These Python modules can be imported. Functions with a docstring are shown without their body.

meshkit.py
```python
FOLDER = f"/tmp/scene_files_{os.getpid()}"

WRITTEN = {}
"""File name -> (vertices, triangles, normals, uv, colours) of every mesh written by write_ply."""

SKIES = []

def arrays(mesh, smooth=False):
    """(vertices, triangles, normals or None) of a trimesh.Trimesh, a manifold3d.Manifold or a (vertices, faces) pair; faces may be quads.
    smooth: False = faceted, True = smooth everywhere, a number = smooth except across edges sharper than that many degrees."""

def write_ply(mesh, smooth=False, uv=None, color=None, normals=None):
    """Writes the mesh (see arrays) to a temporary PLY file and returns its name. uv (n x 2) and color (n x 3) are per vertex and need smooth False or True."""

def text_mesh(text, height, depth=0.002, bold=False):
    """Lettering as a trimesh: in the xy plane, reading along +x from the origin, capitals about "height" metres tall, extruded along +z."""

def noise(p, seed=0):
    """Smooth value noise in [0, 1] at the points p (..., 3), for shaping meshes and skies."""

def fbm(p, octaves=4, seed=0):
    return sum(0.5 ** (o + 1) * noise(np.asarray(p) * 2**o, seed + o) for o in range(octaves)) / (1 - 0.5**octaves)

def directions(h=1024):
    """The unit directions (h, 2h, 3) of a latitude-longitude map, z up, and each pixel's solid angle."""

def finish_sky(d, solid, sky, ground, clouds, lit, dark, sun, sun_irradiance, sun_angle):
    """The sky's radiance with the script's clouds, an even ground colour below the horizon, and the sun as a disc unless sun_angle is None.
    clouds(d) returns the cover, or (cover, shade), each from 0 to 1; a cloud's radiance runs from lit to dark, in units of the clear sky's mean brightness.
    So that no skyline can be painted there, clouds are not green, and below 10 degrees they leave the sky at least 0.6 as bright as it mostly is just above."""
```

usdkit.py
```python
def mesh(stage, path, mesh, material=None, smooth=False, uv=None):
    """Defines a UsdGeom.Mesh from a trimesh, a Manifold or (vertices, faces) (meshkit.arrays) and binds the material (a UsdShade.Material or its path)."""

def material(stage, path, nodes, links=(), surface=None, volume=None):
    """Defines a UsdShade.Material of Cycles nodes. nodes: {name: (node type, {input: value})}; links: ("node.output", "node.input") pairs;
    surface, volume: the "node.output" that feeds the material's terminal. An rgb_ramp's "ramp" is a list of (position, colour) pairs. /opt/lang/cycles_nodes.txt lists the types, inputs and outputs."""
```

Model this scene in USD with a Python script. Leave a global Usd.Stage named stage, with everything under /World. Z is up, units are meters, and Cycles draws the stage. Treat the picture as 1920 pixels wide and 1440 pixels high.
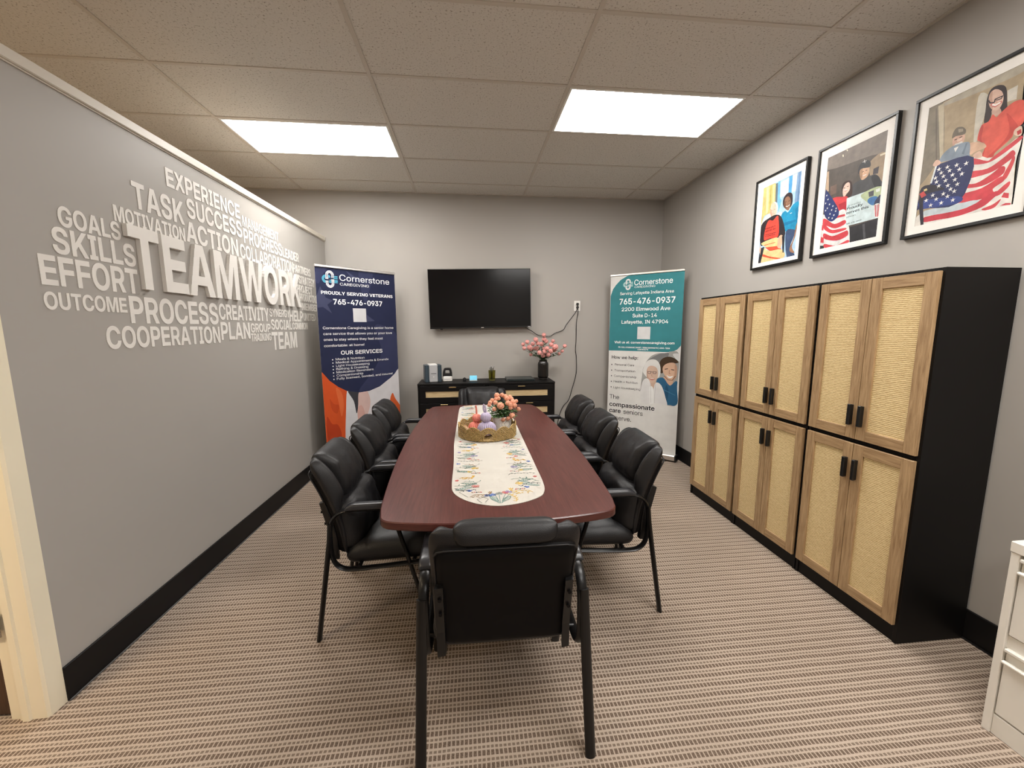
import math, random, glob, json
import numpy as np, trimesh, usdkit, meshkit
from shapely import affinity
from shapely.geometry import Polygon, LineString, Point, box as sbox
from shapely.ops import unary_union
from pxr import Usd, UsdGeom, UsdShade, Gf, Sdf, Vt

stage = Usd.Stage.CreateInMemory()
UsdGeom.SetStageUpAxis(stage, 'Z'); UsdGeom.SetStageMetersPerUnit(stage, 1.0)
UsdGeom.Xform.Define(stage, '/World'); UsdGeom.Scope.Define(stage, '/World/Looks')
rnd = random.Random(7); PI = math.pi

# ---------------------------------------------------------------- camera, light levels, exposure
EXPOSURE = 1.6
LAMP = 9.0            # radiance of the troffer diffusers
LAMP_COL = (1.0, 0.97, 0.93)
WARM_COL = (1.0, 0.80, 0.56)
cam = UsdGeom.Camera.Define(stage, '/World/camera')
yaw, pitch, roll = .103237, -.13779, -.0047017
F = np.array([math.sin(yaw)*math.cos(pitch), math.cos(yaw)*math.cos(pitch), math.sin(pitch)])
R = np.array([math.cos(yaw), -math.sin(yaw), 0.0]); U = np.cross(R, F)
c_, s_ = math.cos(roll), math.sin(roll)
R, U = c_*R + s_*U, -s_*R + c_*U
cam.AddTransformOp().Set(Gf.Matrix4d(*R, 0, *U, 0, *(-F), 0, 0, 0, 1.493, 1))
cam.CreateHorizontalApertureAttr(36.0); cam.CreateVerticalApertureAttr(27.0)
cam.CreateFocalLengthAttr(36.0*761.97/1920)
cam.CreateClippingRangeAttr(Gf.Vec2f(0.02, 100)); cam.CreateExposureAttr(EXPOSURE)

# room measures (metres; camera above the origin, the far wall at y = 4.905)
H = 2.994; XR = 2.35; YB = 4.905; YN = -2.4; XL = -4.6
LO = np.array([-1.652, 1.636, 0.0]); LA = math.atan2(.060, 3.269)      # left wall: start and turn
LD = np.array([math.sin(LA), math.cos(LA), 0.0]); LN = np.array([math.cos(LA), -math.sin(LA), 0.0])

# ---------------------------------------------------------------- naming and properties
used = {}
def numbered(parent, name):
    k = (parent, name); n = used.get(k, 0); used[k] = n + 1
    return name if n == 0 else '%s_%03d' % (name, n)
def path_of(p): return str(p.GetPath()) if p is not None else '/World'
def keys(prim, **kw):
    for k, v in kw.items():
        if v: prim.SetCustomDataByKey(k, v)
    return prim
def obj(name, mesh, mat, parent=None, smooth=False, label=None, colors=None):
    base = path_of(parent); p = base + '/' + numbered(base, name)
    if isinstance(mesh, MB): mesh = mesh.get()
    m = usdkit.mesh(stage, p, mesh, mat, smooth=smooth)
    if colors is not None:
        UsdGeom.PrimvarsAPI(m).CreatePrimvar('tint', Sdf.ValueTypeNames.Color3fArray, 'vertex').Set(Vt.Vec3fArray.FromNumpy(np.asarray(colors, np.float32)))
    if label: keys(m.GetPrim(), label=label)
    return m.GetPrim()
def thing(name, label, cat, loc=(0, 0, 0), rotz=0, group=None, kind=None):
    p = '/World/' + numbered('/World', name); x = UsdGeom.Xform.Define(stage, p)
    x.AddTranslateOp().Set(Gf.Vec3d(*map(float, loc))); x.AddRotateZOp().Set(math.degrees(rotz))
    return keys(x.GetPrim(), label=label, category=cat, group=group, kind=kind)
def tag(o, label, cat, group=None, kind=None): return keys(o, label=label, category=cat, group=group, kind=kind)
def struct(name, mesh, mat, label=None, smooth=False):
    return keys(obj(name, mesh, mat, None, smooth), kind='structure', label=label, category=name.split('_')[0])
def dup(root, label, loc, rotz=0, group=None):
    was = root.GetCustomData(); name = root.GetName()
    r = thing(name, label, was['category'], loc, rotz, group or was.get('group'))
    r.GetReferences().AddInternalReference(root.GetPath()); r.SetInstanceable(True)
    return r

# ---------------------------------------------------------------- mesh tools
class MB:
    def __init__(s): s.v, s.f, s.n = [], [], 0
    def add(s, v, f):
        v = np.asarray(v, float); f = np.asarray(f, int)
        if f.shape[1] == 4: f = np.vstack([f[:, [0, 1, 2]], f[:, [0, 2, 3]]])
        s.v.append(v); s.f.append(f + s.n); s.n += len(v); return s
    def mesh(s, m): return s.add(m.vertices, m.faces)
    def get(s): return trimesh.Trimesh(np.vstack(s.v), np.vstack(s.f), process=False)
    def move(s, M):
        m = s.get(); m.apply_transform(M); s.v, s.f = [np.array(m.vertices)], [np.array(m.faces)]; return s
    def bx(s, x0, x1, y0, y1, z0, z1, b=0.0):
        lo, hi = np.array([x0, y0, z0], float), np.array([x1, y1, z1], float)
        if b <= 0:
            v = np.array([[(lo, hi)[i][0], (lo, hi)[j][1], (lo, hi)[k][2]] for i in (0, 1) for j in (0, 1) for k in (0, 1)])
            f = [[0, 1, 3, 2], [4, 6, 7, 5], [0, 4, 5, 1], [2, 3, 7, 6], [0, 2, 6, 4], [1, 5, 7, 3]]
            return s.add(v, f)
        b = min(b, *(0.49*(hi - lo)))
        pts = []
        for i in (0, 1):
            for j in (0, 1):
                for k in (0, 1):
                    c = np.array([(lo, hi)[i][0], (lo, hi)[j][1], (lo, hi)[k][2]]); d = np.array([1 - 2*i, 1 - 2*j, 1 - 2*k])*b
                    for ax in range(3):
                        q = c + d; q[ax] = c[ax]; pts.append(q)
        return s.mesh(trimesh.convex.convex_hull(np.array(pts)))
def box(x0, x1, y0, y1, z0, z1, b=0.0): return MB().bx(x0, x1, y0, y1, z0, z1, b)
def catmull(P, n=8, closed=False):
    P = np.asarray(P, float); N = len(P); out = []
    for i in range(N if closed else N - 1):
        g = (lambda k: P[k % N]) if closed else (lambda k: P[min(max(k, 0), N - 1)])
        a, b, c, d = g(i - 1), g(i), g(i + 1), g(i + 2)
        for t in np.arange(n)/n: out.append(.5*(2*b + (c - a)*t + (2*a - 5*b + 4*c - d)*t*t + (3*b - a - 3*c + d)*t**3))
    if not closed: out.append(P[-1])
    return np.array(out)
def tube(P, r, n=10, up=None, ry=None, closed=False, cap=True):
    """Sweep of an ellipse: r across the path along the side axis, ry along the other one."""
    P = np.asarray(P, float); m = len(P)
    T = (np.roll(P, -1, 0) - np.roll(P, 1, 0)) if closed else np.gradient(P, axis=0)
    T /= np.linalg.norm(T, axis=1, keepdims=True) + 1e-12
    r = np.broadcast_to(r, (m,)); ry = r if ry is None else np.broadcast_to(ry, (m,))
    if up is not None:
        A = np.broadcast_to(np.asarray(up, float), (m, 3)); A = A - (A*T).sum(1, keepdims=True)*T
    else:
        A = np.zeros((m, 3)); a = np.cross(T[0], [0, 0, 1.0])
        if np.linalg.norm(a) < 1e-3: a = np.cross(T[0], [1.0, 0, 0])
        for i in range(m):
            a = a - (a@T[i])*T[i]; a /= np.linalg.norm(a) + 1e-12; A[i] = a
    A = A/(np.linalg.norm(A, axis=1, keepdims=True) + 1e-12); B = np.cross(T, A)
    ang = np.arange(n)*2*PI/n
    v = (P[:, None] + (np.cos(ang)[None, :, None]*A[:, None])*r[:, None, None] + (np.sin(ang)[None, :, None]*B[:, None])*ry[:, None, None]).reshape(-1, 3)
    f = []; M = m if closed else m - 1
    for i in range(M):
        k = (i + 1) % m
        for j in range(n): f.append([i*n + j, i*n + (j + 1) % n, k*n + (j + 1) % n, k*n + j])
    o = MB().add(v, f)
    if cap and not closed:
        for i, fl in ((0, 1), (m - 1, 0)):
            c = P[i]; ring = v[i*n:(i + 1)*n]
            o.add(np.vstack([ring, c]), [[(j + 1) % n, j, n] if fl else [j, (j + 1) % n, n] for j in range(n)])
    return o
def lathe(prof, n=32, ridge=None, c=(0, 0)):
    prof = np.asarray(prof, float); m = len(prof); ang = np.arange(n)*2*PI/n; v = []
    for i, (r, z) in enumerate(prof):
        rr = r*(1 if ridge is None else ridge(ang, i/(m - 1)))
        v.append(np.stack([c[0] + rr*np.cos(ang), c[1] + rr*np.sin(ang), np.full(n, z)], 1))
    v = np.vstack(v)
    f = [[i*n + j, i*n + (j + 1) % n, (i + 1)*n + (j + 1) % n, (i + 1)*n + j] for i in range(m - 1) for j in range(n)]
    return MB().add(v, f)
def polys(g): return [x for x in getattr(g, 'geoms', [g]) if x.geom_type == 'Polygon' and x.area > 1e-9]
def extrude(g, d):
    o = MB()
    for x in polys(g): o.mesh(trimesh.creation.extrude_polygon(x, d, engine='earcut'))
    return o
def flat(g, z=0.0):
    o = MB()
    for x in polys(g):
        v, f = trimesh.creation.triangulate_polygon(x, engine='earcut')
        v = np.asarray(v); f = np.asarray(f)
        a = v[f]; w = (a[:, 1, 0] - a[:, 0, 0])*(a[:, 2, 1] - a[:, 0, 1]) - (a[:, 1, 1] - a[:, 0, 1])*(a[:, 2, 0] - a[:, 0, 0])
        f = np.where(w[:, None] < 0, f[:, ::-1], f)
        o.add(np.column_stack([v, np.full(len(v), z)]), f)
    return o
def frame(o, x, y, z): M = np.eye(4); M[:3, 0], M[:3, 1], M[:3, 2], M[:3, 3] = x, y, z, o; return M
def rrect(x0, x1, y0, y1, r): return sbox(x0 + r, y0 + r, x1 - r, y1 - r).buffer(r, quad_segs=6)

# lettering, from the font that meshkit uses
FONTFILE = glob.glob('/opt/blender-*/*/datafiles/fonts/Inter.woff2')[0]; fonts, glyphs = {}, {}
def glyph(ch, w, size):
    from PIL import Image, ImageDraw, ImageFont
    if (w, size) not in fonts:
        fo = ImageFont.truetype(FONTFILE, size)
        try: fo.set_variation_by_axes([32, w])
        except Exception: pass
        b = fo.getbbox('H', anchor='ls'); fonts[w, size] = (fo, -b[1])
    fo, cap = fonts[w, size]
    if (ch, w, size) not in glyphs:
        x0, y0, x1, y1 = fo.getbbox(ch, anchor='ls'); g = None
        if x1 > x0 and y1 > y0:
            im = Image.new('L', (x1 - x0 + 8, y1 - y0 + 8)); ImageDraw.Draw(im).text((4 - x0, 4 - y0), ch, 255, fo, anchor='ls')
            on = np.pad(np.asarray(im) > 127, ((0, 0), (1, 1))).astype(np.int8); d = np.diff(on, axis=1)
            r, st = np.nonzero(d == 1); en = np.nonzero(d == -1)[1]
            g = unary_union([sbox(a, -k - 1, b, -k) for k, a, b in zip(r, st, en)]).buffer(.6).buffer(-.6).simplify(.75)
            g = affinity.affine_transform(g, [1/cap, 0, 0, 1/cap, (x0 - 4)/cap, (4 - y0)/cap])
        glyphs[ch, w, size] = (g, fo.getlength(ch)/cap)
    return glyphs[ch, w, size]
def letters(txt, h, w=600, width=None, size=110, track=0.0):
    """Polygons of the letters, capitals h tall, squeezed or stretched to the width if one is given."""
    x, out = 0.0, []
    for ch in txt:
        g, adv = glyph(ch, w, size)
        if g is not None: out.append(affinity.translate(g, x, 0))
        x += adv + track
    a, b = min(g.bounds[0] for g in out), max(g.bounds[2] for g in out)
    k = h if width is None else width/(b - a)
    return [affinity.affine_transform(g, [k, 0, 0, h, -a*k, 0]) for g in out]
def text_at(txt, u0, u1, z, h, w=600, size=110): return unary_union([affinity.translate(g, u0, z) for g in letters(txt, h, w, None if u1 is None else u1 - u0, size)])

# flat prints: coloured shapes laid over each other and cut into one plane with a colour for each vertex
def painting(layers, clip=None, z=0.0):
    o, cols, top = MB(), [], None; items = []
    for kind, col, pts, *wd in layers:
        if kind == 'g': g = pts
        elif kind == 'l': g = LineString(pts).buffer(wd[0]/2, quad_segs=3)
        elif kind == 'p' and len(pts) > 4: g = Polygon(catmull(pts, 4, True)).buffer(0)
        else: g = Polygon(pts).buffer(0)
        items.append((col, g))
    for col, g in reversed(items):
        if clip is not None: g = g.intersection(clip)
        vis = g if top is None else g.difference(top)
        top = g if top is None else top.union(g)
        for x in polys(vis):
            m = flat(x, z).get(); o.mesh(m); cols += [col]*len(m.vertices)
    return o, np.array(cols, float)
def star(x, y, r, a=0): return [(x + (r if i % 2 == 0 else r*.42)*math.sin(a + i*PI/5), y + (r if i % 2 == 0 else r*.42)*math.cos(a + i*PI/5)) for i in range(10)]

# ---------------------------------------------------------------- materials
def mat(name, col, rough=.5, bump=None, spec=.5, **kw):
    """bump: (noise scale, distance, strength); other keywords go to the principled node."""
    nodes = {'p': ('principled_bsdf', {'base_color': col, 'roughness': rough, 'specular_ior_level': spec, **kw})}; links = []
    if bump:
        nodes['tc'] = ('texture_coordinate', {}); nodes['n'] = ('noise_texture', {'scale': bump[0], 'detail': 3.0}); nodes['b'] = ('bump', {'distance': bump[1], 'strength': bump[2]})
        links += [('tc.object', 'n.vector'), ('n.fac', 'b.height'), ('b.normal', 'p.normal')]
    return usdkit.material(stage, '/World/Looks/' + name, nodes, links, surface='p.BSDF')
def grain(name, c1, c2, scale, rough=.45, nscale=6.0, bump=.0006, spec=.5, **kw):
    """wood: noise drawn out along one axis by the mapping's scale."""
    nodes = {'tc': ('texture_coordinate', {}), 'm': ('mapping', {'scale': scale}), 'n': ('noise_texture', {'scale': nscale, 'detail': 6.0, 'roughness': .62, 'distortion': .6}),
             'oi': ('object_info', {}), 'ad': ('vector_math', {'math_type': 'add'}), 'sc': ('vector_math', {'math_type': 'scale', 'vector1': (3.1, 7.7, 5.3)}),
             'r': ('rgb_ramp', {'ramp': [(.30, c1), (.5, tuple((a + b)/2 for a, b in zip(c1, c2))), (.70, c2)]}),
             'b': ('bump', {'distance': bump, 'strength': .6}), 'p': ('principled_bsdf', {'roughness': rough, 'specular_ior_level': spec, **kw})}
    links = [('tc.object', 'ad.vector1'), ('oi.random', 'sc.scale'), ('sc.vector', 'ad.vector2'), ('ad.vector', 'm.vector'), ('m.vector', 'n.vector'), ('n.fac', 'r.fac'), ('r.color', 'p.base_color'), ('n.fac', 'b.height'), ('b.normal', 'p.normal')]
    return usdkit.material(stage, '/World/Looks/' + name, nodes, links, surface='p.BSDF')
def tinted(name, rough=.55, spec=.3, mottle=0.0, nscale=30.0):
    nodes = {'a': ('attribute', {'attribute': 'tint'}), 'p': ('principled_bsdf', {'roughness': rough, 'specular_ior_level': spec})}; links = [('a.color', 'p.base_color')]
    if mottle:
        nodes.update(tc=('texture_coordinate', {}), n=('noise_texture', {'scale': nscale, 'detail': 4.0}), r=('map_range', {'from_min': .3, 'from_max': .7, 'to_min': 1 - mottle, 'to_max': 1 + mottle}), h=('hsv', {}))
        links = [('tc.object', 'n.vector'), ('n.fac', 'r.value'), ('r.result', 'h.value'), ('a.color', 'h.color'), ('h.color', 'p.base_color')]
    return usdkit.material(stage, '/World/Looks/' + name, nodes, links, surface='p.BSDF')
def emits(name, col, k): return usdkit.material(stage, '/World/Looks/' + name, {'e': ('emission', {'color': col, 'strength': k})}, surface='e.emission')

M = {}
M['wall'] = mat('wall_paint', (.39, .368, .340), .5, None, .35)
M['back_wall'] = M['wall']
M['cap'] = mat('cap_paint', (.62, .57, .49), .45)
M['cream'] = mat('cream_paint', (.84, .77, .60), .35, (60, .0008, .3))
M['black_base'] = mat('black_baseboard', (.0045, .0038, .0042), .55, None, .3)
M['base_edge'] = mat('grey_edge_strip', (.09, .085, .085), .6)
M['leather'] = mat('black_leather', (.0075, .0068, .0076), .47, (330, .0008, .6), .42)
M['shell'] = mat('black_vinyl_shell', (.0036, .0030, .0033), .6, (300, .0004, .4), .14)
M['tube'] = mat('black_powder_coat', (.0048, .0045, .0047), .34, None, .4)
M['pad'] = mat('black_armrest', (.018, .018, .021), .33, None, .55)
M['black_wood'] = mat('black_laminate', (.0045, .0038, .0038), .5, (90, .0004, .4), .2)
M['black_plastic'] = mat('black_plastic', (.010, .010, .011), .35)
M['screen'] = mat('tv_screen', (.0035, .003, .0034), .16, None, .3)
M['handle'] = mat('black_handle', (.006, .006, .006), .4)
M['gold'] = mat('brushed_gold', (.83, .62, .30), .3, None, .5, metallic=1.0)
M['silver'] = mat('satin_aluminium', (.78, .76, .74), .35, None, .5, metallic=1.0)
M['white_metal'] = mat('white_enamel', (.72, .69, .63), .4, (400, .0003, .2))
M['white_plastic'] = mat('white_plastic', (.78, .76, .72), .4)
M['vinyl'] = mat('white_lettering', (.78, .75, .71), .5)
M['mat_board'] = mat('mat_board', (.78, .75, .71), .7)
M['print'] = tinted('photo_print', .5, .25, .16, 26.0)
M['banner'] = tinted('banner_print', .6, .2, .05, 9.0)
M['ink_white'] = mat('white_ink', (.86, .86, .86), .55, None, .2)
M['ink_dark'] = mat('dark_ink', (.02, .02, .025), .55, None, .2)
M['ink_blue'] = mat('blue_ink', (.10, .42, .58), .55, None, .2)
M['ink_pale'] = mat('pale_ink', (.45, .68, .68), .55, None, .2)
M['oak_v'] = grain('oak_upright', (.23, .135, .062), (.46, .31, .165), (14, 14, 1.1), .5)
M['oak_h'] = grain('oak_level', (.23, .135, .062), (.46, .31, .165), (14, 1.1, 14), .5)
M['mahogany'] = grain('mahogany_laminate', (.060, .0135, .0105), (.108, .030, .024), (16, .9, 16), .33, 5.0, .0002, .5)
M['mahogany_edge'] = grain('mahogany_edge', (.055, .012, .010), (.095, .024, .018), (2, 2, 16), .3, 5.0, .0002, .5)
M['dark_door'] = grain('dark_door_wood', (.03, .013, .007), (.07, .032, .016), (12, 12, 1), .4)
M['cloth'] = mat('runner_cloth', (.53, .505, .455), .85, (700, .0004, .5), .15)
M['thread'] = tinted('embroidery_thread', .6, .2)
M['stem'] = mat('green_stem', (.05, .11, .035), .6)
M['leaf'] = mat('green_leaf', (.075, .16, .05), .5, (60, .001, .4))
M['dark_leaf'] = mat('dark_leaf', (.035, .06, .03), .55)
M['pink'] = mat('pink_petal', (.80, .36, .33), .7)
M['peach'] = mat('peach_petal', (.78, .37, .24), .7)
M['cream_rose'] = mat('cream_petal', (.86, .62, .42), .7)
M['vase'] = mat('black_ceramic', (.010, .008, .007), .18)
M['pot'] = mat('white_ceramic', (.86, .84, .80), .4)
M['pot_line'] = mat('grey_glaze_line', (.33, .31, .29), .45)
M['coral'] = mat('coral_velvet', (.80, .26, .20), .7, (300, .0008, .5), .3)
M['lavender'] = mat('lavender_velvet', (.50, .44, .60), .7, (300, .0008, .5), .3)
M['soil'] = mat('dark_soil', (.02, .015, .01), .9)
M['steel'] = mat('dull_steel', (.35, .33, .30), .4, None, .5, metallic=1.0)
M['grey_plastic'] = mat('grey_plastic', (.42, .42, .43), .4)
M['slate'] = mat('slate_plastic', (.035, .055, .072), .4)
M['blue_note'] = mat('blue_paper', (.16, .58, .82), .6)
M['pencil'] = mat('grey_pencil', (.13, .12, .10), .5)
M['laptop'] = mat('dark_laptop', (.018, .024, .024), .35)
M['white_trim'] = mat('lamp_frame', (.78, .76, .72), .4)
M['lamp'] = emits('lamp_diffuser', LAMP_COL, LAMP)
M['warm_lamp'] = emits('warm_lamp_diffuser', WARM_COL, LAMP*1.6)

# olive glass (thin tumbler)
M['olive_glass'] = usdkit.material(stage, '/World/Looks/olive_glass', {'g': ('principled_bsdf', {'base_color': (.50, .48, .16), 'transmission_weight': 1.0, 'roughness': .05, 'ior': 1.45})}, surface='g.BSDF')
# rattan: close horizontal cords with an uneven tone
M['rattan'] = usdkit.material(stage, '/World/Looks/rattan_weave', {
    'tc': ('texture_coordinate', {}), 'w': ('wave_texture', {'bands_direction': 'z', 'scale': 36.0, 'distortion': 2.2, 'detail': 2.0, 'detail_scale': 3.0}),
    'm': ('mapping', {'scale': (70, 70, 210)}), 'n': ('noise_texture', {'scale': 1.0, 'detail': 3.0}), 'mx': ('mix_float', {'fac': .55}),
    'r': ('rgb_ramp', {'ramp': [(.22, (.42, .29, .125)), (.5, (.66, .50, .26)), (.8, (.78, .63, .36))]}), 'b': ('bump', {'distance': .0018, 'strength': .7}), 'p': ('principled_bsdf', {'roughness': .62, 'specular_ior_level': .3})},
    [('tc.object', 'w.vector'), ('tc.object', 'm.vector'), ('m.vector', 'n.vector'), ('w.fac', 'mx.a'), ('n.fac', 'mx.b'), ('mx.result', 'r.fac'), ('r.color', 'p.base_color'), ('mx.result', 'b.height'), ('b.normal', 'p.normal')], surface='p.BSDF')
M['rattan_h'] = grain('cane_panel', (.42, .29, .14), (.70, .54, .31), (1.5, 10, 40), .55, 6.0, .0008)
M['seagrass'] = grain('seagrass', (.07, .034, .007), (.68, .47, .18), (70, 70, 110), .6, 2.6, .002)
# ceiling board: pale with fine dark fissures
M['tile'] = usdkit.material(stage, '/World/Looks/ceiling_board', {
    'tc': ('geometry', {}), 'n': ('noise_texture', {'scale': 95.0, 'detail': 3.0, 'roughness': .6}), 'r': ('rgb_ramp', {'ramp': [(.0, (.26, .235, .20)), (.33, (.34, .31, .27)), (.41, (.64, .61, .565)), (1.0, (.70, .67, .625))]}),
    'b': ('bump', {'distance': .002, 'strength': .5}), 'p': ('principled_bsdf', {'roughness': .9, 'specular_ior_level': .1})},
    [('tc.position', 'n.vector'), ('n.fac', 'r.fac'), ('r.color', 'p.base_color'), ('n.fac', 'b.height'), ('b.normal', 'p.normal')], surface='p.BSDF')
M['grid'] = mat('ceiling_grid_paint', (.55, .50, .44), .5)
# carpet: rows of brown dashes and rows of brown dots between pale yarn lines
def carpet():
    N = {'g': ('geometry', {}), 's': ('separate_xyz', {}), 'nz': ('noise_texture', {'scale': 300.0, 'detail': 2.0, 'roughness': .7}), 'nw': ('noise_texture', {'scale': 9.0, 'detail': 2.0}), 'nv': ('noise_texture', {'scale': 3.0, 'detail': 3.0})}
    L = [('g.position', 's.vector'), ('g.position', 'nz.vector'), ('g.position', 'nw.vector'), ('g.position', 'nv.vector')]
    def m(n, t, a, b=None, c=None):
        N[n] = ('math', {'math_type': t}); 
        for k, x in (('value1', a), ('value2', b), ('value3', c)):
            if x is None: continue
            if isinstance(x, str): L.append((x, n + '.' + k))
            else: N[n][1][k] = float(x)
        return n + '.value'
    wob = m('wob', 'multiply_add', 'nw.fac', .006, -.003)
    fz = m('fz', 'multiply_add', 'nz.fac', .30, -.15)
    y = m('y', 'add', 's.y', wob); x = m('x', 'add', 's.x', wob)
    v = m('v', 'fraction', m('v0', 'divide', y, .0443)); 
    u = m('u', 'fraction', m('u0', 'divide', x, .0156))
    def band(n, val, lo, hi, soft):                      # 1 inside lo..hi with soft edges, roughened by the yarn noise
        c, w = (lo + hi)/2, (hi - lo)/2
        d = m(n + 'd', 'absolute', m(n + 's', 'subtract', val, c))
        e = m(n + 'e', 'add', d, m(n + 'z', 'multiply', fz, soft*3))
        N[n + 'm'] = ('map_range', {'range_type': 'smoothstep', 'from_min': w - soft, 'from_max': w + soft, 'to_min': 1.0, 'to_max': 0.0, 'clamp': True}); L.append((e, n + 'm.value'))
        return n + 'm.result'
    dash = m('dash', 'multiply', band('a', v, .04, .47, .04), band('b', u, .13, .86, .09))
    dot = m('dot', 'multiply', band('c', v, .62, .84, .04), band('d', u, .15, .84, .10))
    both = m('both', 'maximum', dash, m('dot2', 'multiply', dot, .85))
    N['tan'] = ('mix_color', {'a': (.385, .310, .248), 'b': (.485, .398, .325)}); L.append(('nv.fac', 'tan.fac'))
    N['nzc'] = ('map_range', {'from_min': .33, 'from_max': .67, 'clamp': True}); L.append(('nz.fac', 'nzc.value')); N['brn'] = ('mix_color', {'a': (.062, .041, .029), 'b': (.235, .176, .134)}); L.append(('nzc.result', 'brn.fac'))
    N['col'] = ('mix_color', {}); L.extend([(both, 'col.fac'), ('tan.result', 'col.a'), ('brn.result', 'col.b')])
    N['p'] = ('principled_bsdf', {'roughness': .95, 'specular_ior_level': .08}); L.append(('col.result', 'p.base_color'))
    return usdkit.material(stage, '/World/Looks/carpet', N, L, surface='p.BSDF')
M['carpet'] = carpet()

# ================================================================ the setting
struct('floor', box(XL, XR, YN, YB, -.06, 0), M['carpet'], 'tan carpet with rows of brown dashes and dots')
struct('wall_back', box(XL - .1, XR + .1, YB, YB + .1, -.06, H + .06), M['back_wall'], 'grey far wall behind the television')
struct('wall_right', box(XR, XR + .1, YN, YB, -.06, H + .06), M['wall'], 'grey right wall behind the cabinets')
struct('wall_near', box(XL - .1, XR + .1, YN - .1, YN, -.06, H + .06), M['wall'])
struct('wall_far_left', box(XL - .1, XL, YN, YB, -.06, H + .06), M['wall'])
LF = frame(LO, LD, -LN, [0, 0, 1]); S_END = (YB - LO[1])/LD[1]
WT = 2.452                                                    # top of the partition
lw = MB().bx(0, S_END, 0, .12, 0, WT).bx(-.98, 0, 0, .12, 2.13, WT).bx(-4.03, -.98, 0, .12, 0, WT).move(LF)
struct('wall_left', lw, M['wall'], 'grey partition wall with the word cloud')
cp = MB().bx(-4.03, S_END, -.016, .136, WT + .006, WT + .052, .004).bx(-4.03, S_END, -.006, .126, WT, WT + .006).move(LF)
struct('trim_1', cp, M['cap'], 'pale cap rail along the top of the partition wall')
jp = Polygon([(-.004, .0), (-.004, -.062), (.004, -.070), (.054, -.072), (.058, -.080), (.082, -.080), (.086, -.074), (.098, -.072), (.102, -.066), (.136, -.064), (.136, 0)])
jm = extrude(affinity.affine_transform(jp, [0, 1, 1, 0, 0, 0]), 2.13).move(LF)
struct('trim_2', jm, M['cream'], 'cream door jamb at the near end of the partition wall')
struct('trim_3', MB().bx(-1.05, -.98, -.004, .136, 0, 2.13, .004).bx(-1.05, 0, -.012, -.0, 2.13, 2.20, .003).move(LF), M['cream'])
door = struct('door_1', box(-2.66, -1.795, 1.585, 1.625, .012, 2.10, .003), M['dark_door'], 'dark wooden door swung open beyond the jamb')
obj('hinge', MB().bx(-1.7895, -1.744, 1.5495, 1.5535, .365, .467, .001).mesh(trimesh.creation.cylinder(.007, .102, 12, transform=trimesh.transformations.translation_matrix([-1.793, 1.556, .416]))), M['steel'], door)
bl_ = struct('baseboard_left', MB().bx(0, S_END, -.010, 0, 0, .150, .003).move(LF), M['black_base'], 'black baseboard along the partition wall')
obj('edge_strip', MB().bx(0, S_END, -.017, -.010, 0, .007, .002).move(LF), M['base_edge'], bl_)
struct('baseboard_right', MB().bx(XR - .010, XR, YN, YB, 0, .150, .003).bx(XR - .018, XR - .010, YN, YB, 0, .008, .002), M['black_base'], 'black baseboard along the right wall')
struct('baseboard_back', MB().bx(-1.59, XR - .010, YB - .010, YB, 0, .150, .003), M['black_base'], 'black baseboard along the far wall')

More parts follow.
